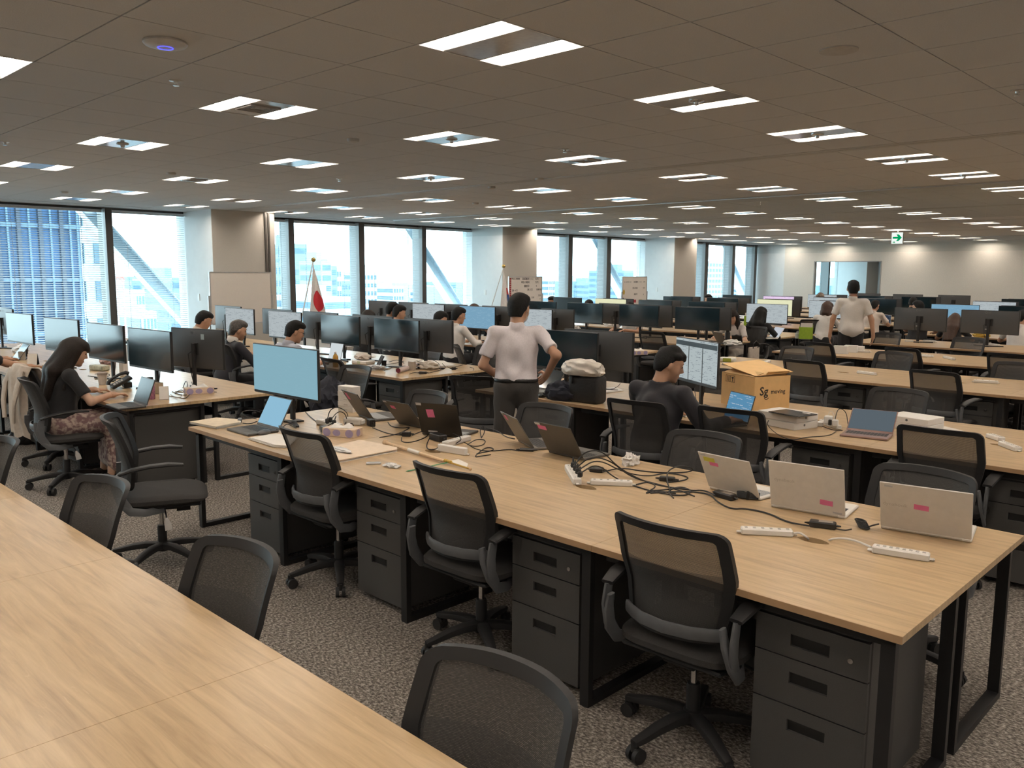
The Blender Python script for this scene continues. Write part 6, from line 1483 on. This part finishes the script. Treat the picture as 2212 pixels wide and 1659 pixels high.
        for (bx, by, r0, r1) in ((-.055, 0, .075, .05), (-.03, .055, .055, .038), (-.03, -.055, .055, .038), (.012, .070, .036, .026), (.012, -.070, .036, .026)):
            a = Hd(bx, by, .0); e = (a + V3(-.015, by * .35, -ln)) if hair == 'bob' else T(-.135 if bx < 0 else -.03, by * (1.3 if bx < 0 else 2.0), .20 if bx < 0 else .30); mid = (a + V3(-.03, by * .2, -.11)) if hair == 'bob' else T(-.115 if bx < 0 else -.02, by * 1.5, .44); Hp += [cap(a, mid, r0, (r0 + r1) / 2, .03), cap(mid, e, (r0 + r1) / 2, r1 * .75, .03)]
        Hp += [cap(Hd(.085, -.045, .045), Hd(.098, .0, .038), .018, .02, .015), cap(Hd(.098, 0, .038), Hd(.085, .045, .045), .02, .018, .015)]
    Vh, Qh = field_mesh(Hp, h * .85); put_mesh('hair', Vh, Qh, hairm, t, .0022 if hair != 'bald' else 0, 3.0)
    # top
    o = .016; hemz = hem if hem is not None else -.02
    cutb = [(Tl @ V3(0, 0, -1), T(0, 0, hemz))]
    S_ = [ell(pel + Tl @ V3(0, 0, .02), V3(.112, .158, .12) + o, Tl, .05, cutb), ell(belly, V3(.100 * bulk, .145 * bulk, .16) * s + o, Tl, .06, cutb), ell(chest, V3(.110, .160 * fw, .165) * s + o, Tl, .05, cutb), cap(sh[0] * .96 + nb * .04, sh[1] * .96 + nb * .04, .058 * s, None, .035)]
    if hem is not None and hem < -.05: S_.append(cap(T(0, .06, .0), T(0, -.06, .0), .125, .125, .05, cutb))
    for i in (0, 1):
        if sleeve == 'short':
            e2 = sh[i] * .28 + el[i] * .72; S_.append(cap(sh[i], el[i], .054 * s * fw, .058 * s * fw, .022, [(unit(el[i] - sh[i]), e2)]))
        else:
            S_.append(cap(sh[i], el[i], .056 * s * fw, .050 * s * fw, .022)); S_.append(cap(el[i], wr[i], .049 * s * fw, .040 * s, .02, [(unit(wr[i] - el[i]), wr[i] - unit(wr[i] - el[i]) * .012)]))
    if collar: S_.append(cap(nb + Tl @ V3(-.004, 0, -.01), nb + Tl @ V3(.004, 0, .030), .066 * s, .061 * s, .012, [(Tl @ V3(0, 0, 1), nb + Tl @ V3(0, 0, .024 + (.02 if jacket else 0)))]))
    else: S_.append(cap(nb + Tl @ V3(0, 0, -.03), nb + Tl @ V3(0, 0, .005), .070 * s, .066 * s, .02, [(Tl @ V3(0, 0, 1), nb + Tl @ V3(0, 0, .006))]))
    Vs, Qs = field_mesh(S_, h); put_mesh('jacket' if jacket else 'shirt', Vs, Qs, top, t, .0065 if h < .0125 else .0035, rz * 3 + loc[0])
    if jacket:
        Vc, Qc = field_mesh([cap(nb + Tl @ V3(0, 0, -.005), nb + Tl @ V3(.004, 0, .05), .0695 * s, .064 * s, .01, [(Tl @ V3(0, 0, 1), nb + Tl @ V3(0, 0, .05))])], .008); put_mesh('shirt_collar', Vc, Qc, cloth('white_collar', (.72, .68, .64)), t)
    # bottom
    if bottom is not None:
        oo = .014; topcut = [(Tl @ V3(0, 0, 1), T(0, 0, .045))]
        if female and pose == 'sit':
            P_ = [ell(pel, (.125, .175, .115), Tl, .05, topcut)]
            for i in (0, 1): P_ += [cap(hips[i], knees[i], .105, .085, .08), cap(knees[i] + V3(.02, 0, -.0), knees[i] + V3(.04, 0, -.32), .09, .12, .06)]
            P_.append(cap(knees[0] + V3(.02, -.12, 0), knees[0] + V3(.04, -.12, -.32), .09, .12, .06))
        else:
            P_ = [ell(pel, V3(.112, .158, .125) + oo, Tl, .05, topcut)]
            for i in (0, 1): P_ += [cap(hips[i], knees[i], .094 * s, .078 * s, .035), cap(knees[i], ank[i] + V3(0, 0, -.02), .077 * s, .064 * s, .03, [(V3(0, 0, -1), ank[i] + V3(0, 0, -.045))])]
        Vp, Qp = field_mesh(P_, h); put_mesh('skirt' if female else 'trousers', Vp, Qp, bottom, t, .004, 1.0)
        if belt:
            Vp, Qp = field_mesh([ell(T(0, 0, .035), V3(.119, .164, .14) + oo, Tl, .01, [(Tl @ V3(0, 0, 1), T(0, 0, .052)), (Tl @ V3(0, 0, -1), T(0, 0, .020))])], .008); put_mesh('belt', Vp, Qp, mat('black_leather_belt', (.012, .011, .011), .4), t)
    for i in (0, 1):
        Vp, Qp = field_mesh([cap(ank[i] + V3(-.045, 0, -.035), ank[i] + V3(.06, 0, -.045), .042, .042, .03, [(V3(0, 0, -1), V3(0, 0, .004))]), cap(ank[i] + V3(.06, 0, -.045), ank[i] + V3(.15, 0, -.055), .042, .032, .03, [(V3(0, 0, -1), V3(0, 0, .004))])], .010); put_mesh('shoe', Vp, Qp, mat('black_leather_shoe', (.012, .011, .011), .35), t)
    for e in extras:
        if e == 'glasses':
            g = MB()
            for q in (1, -1):
                g.tube([Hd(.101, q * .034 + .022 * math.cos(a), .002 + .017 * math.sin(a)) for a in [k * PI / 8 for k in range(16)]], .0018, 5, True); g.tube([Hd(.098, q * .056, .006), Hd(.05, q * .080, .006), Hd(-.01, q * .084, .0)], .0018, 5)
            g.tube([Hd(.102, -.012, .004), Hd(.104, .012, .004)], .0018, 5); g.build('glasses', PLASTIC, t, True)
        if e == 'mask':
            Vp, Qp = field_mesh([ell(Hd(.040, 0, -.062), V3(.074, .062, .058) * s, Rh_t, .01, [(Rh_t @ V3(-1, 0, 0), Hd(.035, 0, 0)), (Rh_t @ V3(0, 0, 1), Hd(0, 0, -.012))])], .007); put_mesh('face_mask', Vp, Qp, cloth('white_mask', (.75, .75, .75)), t)
            g = MB()
            for q in (1, -1): g.tube([Hd(.04, q * .066, -.03), Hd(-.02, q * .088, .005), Hd(-.022, q * .086, -.045), Hd(.04, q * .062, -.08)], .0018, 5)
            g.build('mask_string', WHITEPL, t, True)
        if e == 'lanyard':
            a0 = nb + Tl @ V3(-.04, 0, .03); MB().tube([nb + Tl @ V3(.055 * math.cos(a), .068 * math.sin(a), .018 - .03 * math.cos(a)) for a in [k * PI / 10 for k in range(20)]], .004, 6, True).build('lanyard', mat('lanyard_red', (.35, .16, .14), .6), t, True)
        if e == 'watch':
            f = unit(wr[0] - el[0]); MB().tube([wr[0] - f * .02 + .031 * (unit(np.cross(f, V3(0, 0, 1))) * math.cos(a) + unit(np.cross(f, np.cross(f, V3(0, 0, 1)))) * math.sin(a)) for a in [k * PI / 8 for k in range(16)]], .006, 6, True).build('watch_band', WHITEPL, t, True)
    return t
def hx(px, py, X): return on_x(px, py, X)
WHT = cloth('white_shirt_cotton', (.74, .70, .66)); LAV = cloth('pale_lavender_shirt', (.76, .70, .72)); LBL_ = cloth('pale_blue_shirt', (.44, .45, .52)); CRM = cloth('cream_shirt', (.70, .60, .52))
SUIT = cloth('navy_suit', (.016, .016, .022)); NVY = cloth('charcoal_navy_shirt', (.020, .019, .024)); BLK = cloth('black_top', (.012, .012, .014)); GRY = cloth('grey_trousers', (.055, .050, .046)); DKT = cloth('dark_trousers', (.012, .012, .014)); VST = cloth('light_grey_vest', (.52, .48, .45))
FLO = cloth('floral_skirt', (.56, .44, .37), (.22, .13, .13))
# --- standing man in the middle, hands on hips
mx, my = 4.78, 4.60
person('man in pale short-sleeved shirt standing with hands on hips', (mx, my), D(46), 'stand', .975, .04, .0, (D(-28), D(10)), [(mx + .02, my + .235, .96), (mx + .175, my - .175, 1.0)], .5, LAV, GRY, 'short', HAIRB, None, 'short', True, .0105, ('mask', 'watch'),
       [(-.9, .75, .1), (-1, -.55, .05)], False, 0, .035, False, [((.6, -.5, -.5), (.2, .9, .2)), ((.75, .35, -.55), (.1, -1, .3))], True, ((.0, .12), (.02, -.12)))
# --- seated man in navy at the box row
p = at(1413, 752, 1.285)
person('seated man in charcoal navy shirt looking at his monitor', (4.93, p.y + .03), D(-4), 'sit', 1.0, .16, 0, (D(-42), D(16)), [(5.36, p.y + .16, .76), (5.30, p.y - .36, .765)], .45, NVY, DKT, 'thick', HAIRB, SKIN, 'long', False, .0105, (), [None, (-.5, -.35, -1)], bulk=1.13)
# --- long-haired woman at the window-side desk
a, b = W(196, 846, ZT + .02), W(238, 857, ZT + .02)
person('long-haired woman in black top and floral skirt typing', (2.27, 7.46), D(-6), 'sit', .96, .20, 0, (D(-6), D(16)), [(a.x, a.y, ZT + .03), (b.x, b.y, ZT + .03)], .35, BLK, FLO, 'long', HAIRD, SKIN2, 'short', False, .0105, (), None, True, .0)
# --- person cut by the left edge
a, b = W(50, 786, ZT + .02), W(88, 800, ZT + .02)
person('person in black cut by the left edge reaching to the desk', (2.20, hx(-14, 690, 2.42).y), D(-8), 'sit', .98, .18, 0, (D(-5), D(10)), [(a.x, a.y, ZT + .03), (b.x, b.y, ZT + .03)], .4, BLK, DKT, 'short', HAIRB, None, 'short', False, .013)
# --- the suited man's row
def sitter(px, py, Xh, label, face=1, head=(0, .1), lean=.2, **kw):
    q = hx(px, py, Xh); rz = 0 if face > 0 else PI; s_ = kw.get('s', 1.0)
    base = .55 + (.485 * math.cos(lean) + .045 + .10 + .105) * s_; kw['dz'] = max(-.10, min(.10, q.z - base))
    off = .49 * math.sin(lean) * s_ + .03
    kw.setdefault('h', .016)
    return person(label, (q.x - face * off, q.y), rz + kw.pop('turn', 0), 'sit', kw.pop('s', 1.0), lean, 0, head, kw.pop('hands', None), .4, kw.pop('top'), kw.pop('bottom', DKT), kw.pop('hair', 'short'), kw.pop('hairm', HAIRB), kw.pop('skin', None), kw.pop('sleeve', 'short'), kw.pop('collar', True), **kw)
sitter(433, 671, 5.12, 'man in cream shirt bending over behind the stickered monitor', 1, (D(-10), .3), .30, top=CRM, sleeve='long')
sitter(508, 692, 4.95, 'grey-haired man in navy suit leaning to his screen', 1, (D(-14), .2), .26, top=SUIT, sleeve='long', hairm=HAIRG, jacket=True, h=.013)
sitter(630, 693, 5.02, 'man with glasses in pale blue shirt behind the lit monitor', 1, (D(-18), .25), .24, top=LBL_, extras=('glasses',), h=.013)
sitter(793, 671, 8.28, 'dark-haired person hidden behind the dark screens', 1, (0, .2), .2, top=BLK, hair='bob', hairm=HAIRD)
sitter(845, 654, 8.32, 'left of two white-shirted men at centre', 1, (D(-20), .15), .12, top=WHT)
sitter(859, 660, 8.30, 'right of two white-shirted men at centre', 1, (D(-25), .15), .22, top=WHT)
sitter(946, 672, 8.30, 'dark-haired person left of the man in white', 1, (D(-20), .25), .3, top=LBL_)
sitter(988, 665, 8.32, 'man in long-sleeved white shirt left of the standing man', 1, (D(-20), .15), .12, top=WHT, sleeve='long', h=.013)
sitter(1023, 657, 10.85, 'brown-haired person behind the blue screen', 1, (0, .1), .2, top=BLK, hair='bob', hairm=HAIRR)
sitter(1194, 641, 15.25, 'man with glasses facing camera before the window', -1, (D(-15), .15), .1, top=WHT, extras=('glasses',), skin=SKIN)
sitter(1276, 646, 15.25, 'dark head bowed behind screens below the second window bay', -1, (0, .4), .3, top=BLK)
sitter(1360, 655, 12.80, 'person with tousled dark hair peering over a dark screen', -1, (0, .1), .15, top=WHT, hair='thick')
sitter(1531, 637, 18.0, 'dark-haired man facing camera below the last windows', -1, (D(-8), .05), .05, top=BLK, h=.014, skin=SKIN2)
sitter(1583, 669, 12.70, 'woman in grey vest and white sleeves with a lanyard', -1, (D(15), .2), .22, top=VST, bottom=cloth('beige_skirt', (.50, .45, .40)), hair='bob', hairm=HAIRD, extras=('lanyard',), h=.013, skin=SKIN2, female=True)
sitter(1643, 664, 13.28, 'long-haired woman in black beside the lime green file holder', 1, (D(-10), .1), .15, top=BLK, sleeve='long', hair='long', hairm=HAIRB, female=True, h=.013)
sitter(1786, 652, 16.02, 'brown-haired woman in white blouse left of the standing man', 1, (D(-20), .15), .15, top=WHT, sleeve='long', hair='bob', hairm=HAIRR, female=True, h=.014)
sitter(1772, 633, 21.2, 'light brown-haired head far behind near the meeting room glass', 1, (0, .1), .1, top=WHT, hair='bob', hairm=mat('ash_brown_hair', (.16, .12, .09), .5, noise=.4, scale=40))
sitter(1889, 649, 18.6, 'dark-haired person in cream right of the standing man', 1, (D(-10), .15), .22, top=CRM, h=.016)
sitter(1972, 643, 21.2, 'dark head at the far right behind a dark monitor', 1, (0, .1), .15, top=BLK)
sitter(1989, 651, 16.0, 'person with dark hair turned sideways at the sixth row', 1, (D(70), .1), .1, top=BLK)
sitter(2063, 677, 15.95, 'long brown-haired woman before a cream lit screen', 1, (0, .1), .3, top=BLK, hair='long', hairm=HAIRR, female=True, s=.92)
sitter(2207, 671, 15.95, 'dark-haired person at the right picture edge', 1, (D(-30), .1), .2, top=WHT)
# --- standing man at right, seen from behind
q = hx(1845, 603, 13.0)
person('man in white short-sleeved shirt standing with his back turned', (q.x, q.y), D(24), 'stand', 1.02, .0, 0, (D(4), D(4)), [(q.x - .08, q.y + .30, .86), (q.x + .12, q.y - .32, .80)], .35, WHT, DKT, 'short', HAIRB, None, 'short', True, .013, ('lanyard',), [(-.3, 1, -.2), (-.4, -1, -.1)], False, 0, -.12, False, [((.1, .0, -1), (0, 1, 0)), ((.15, .05, -1), (0, -1, 0))])
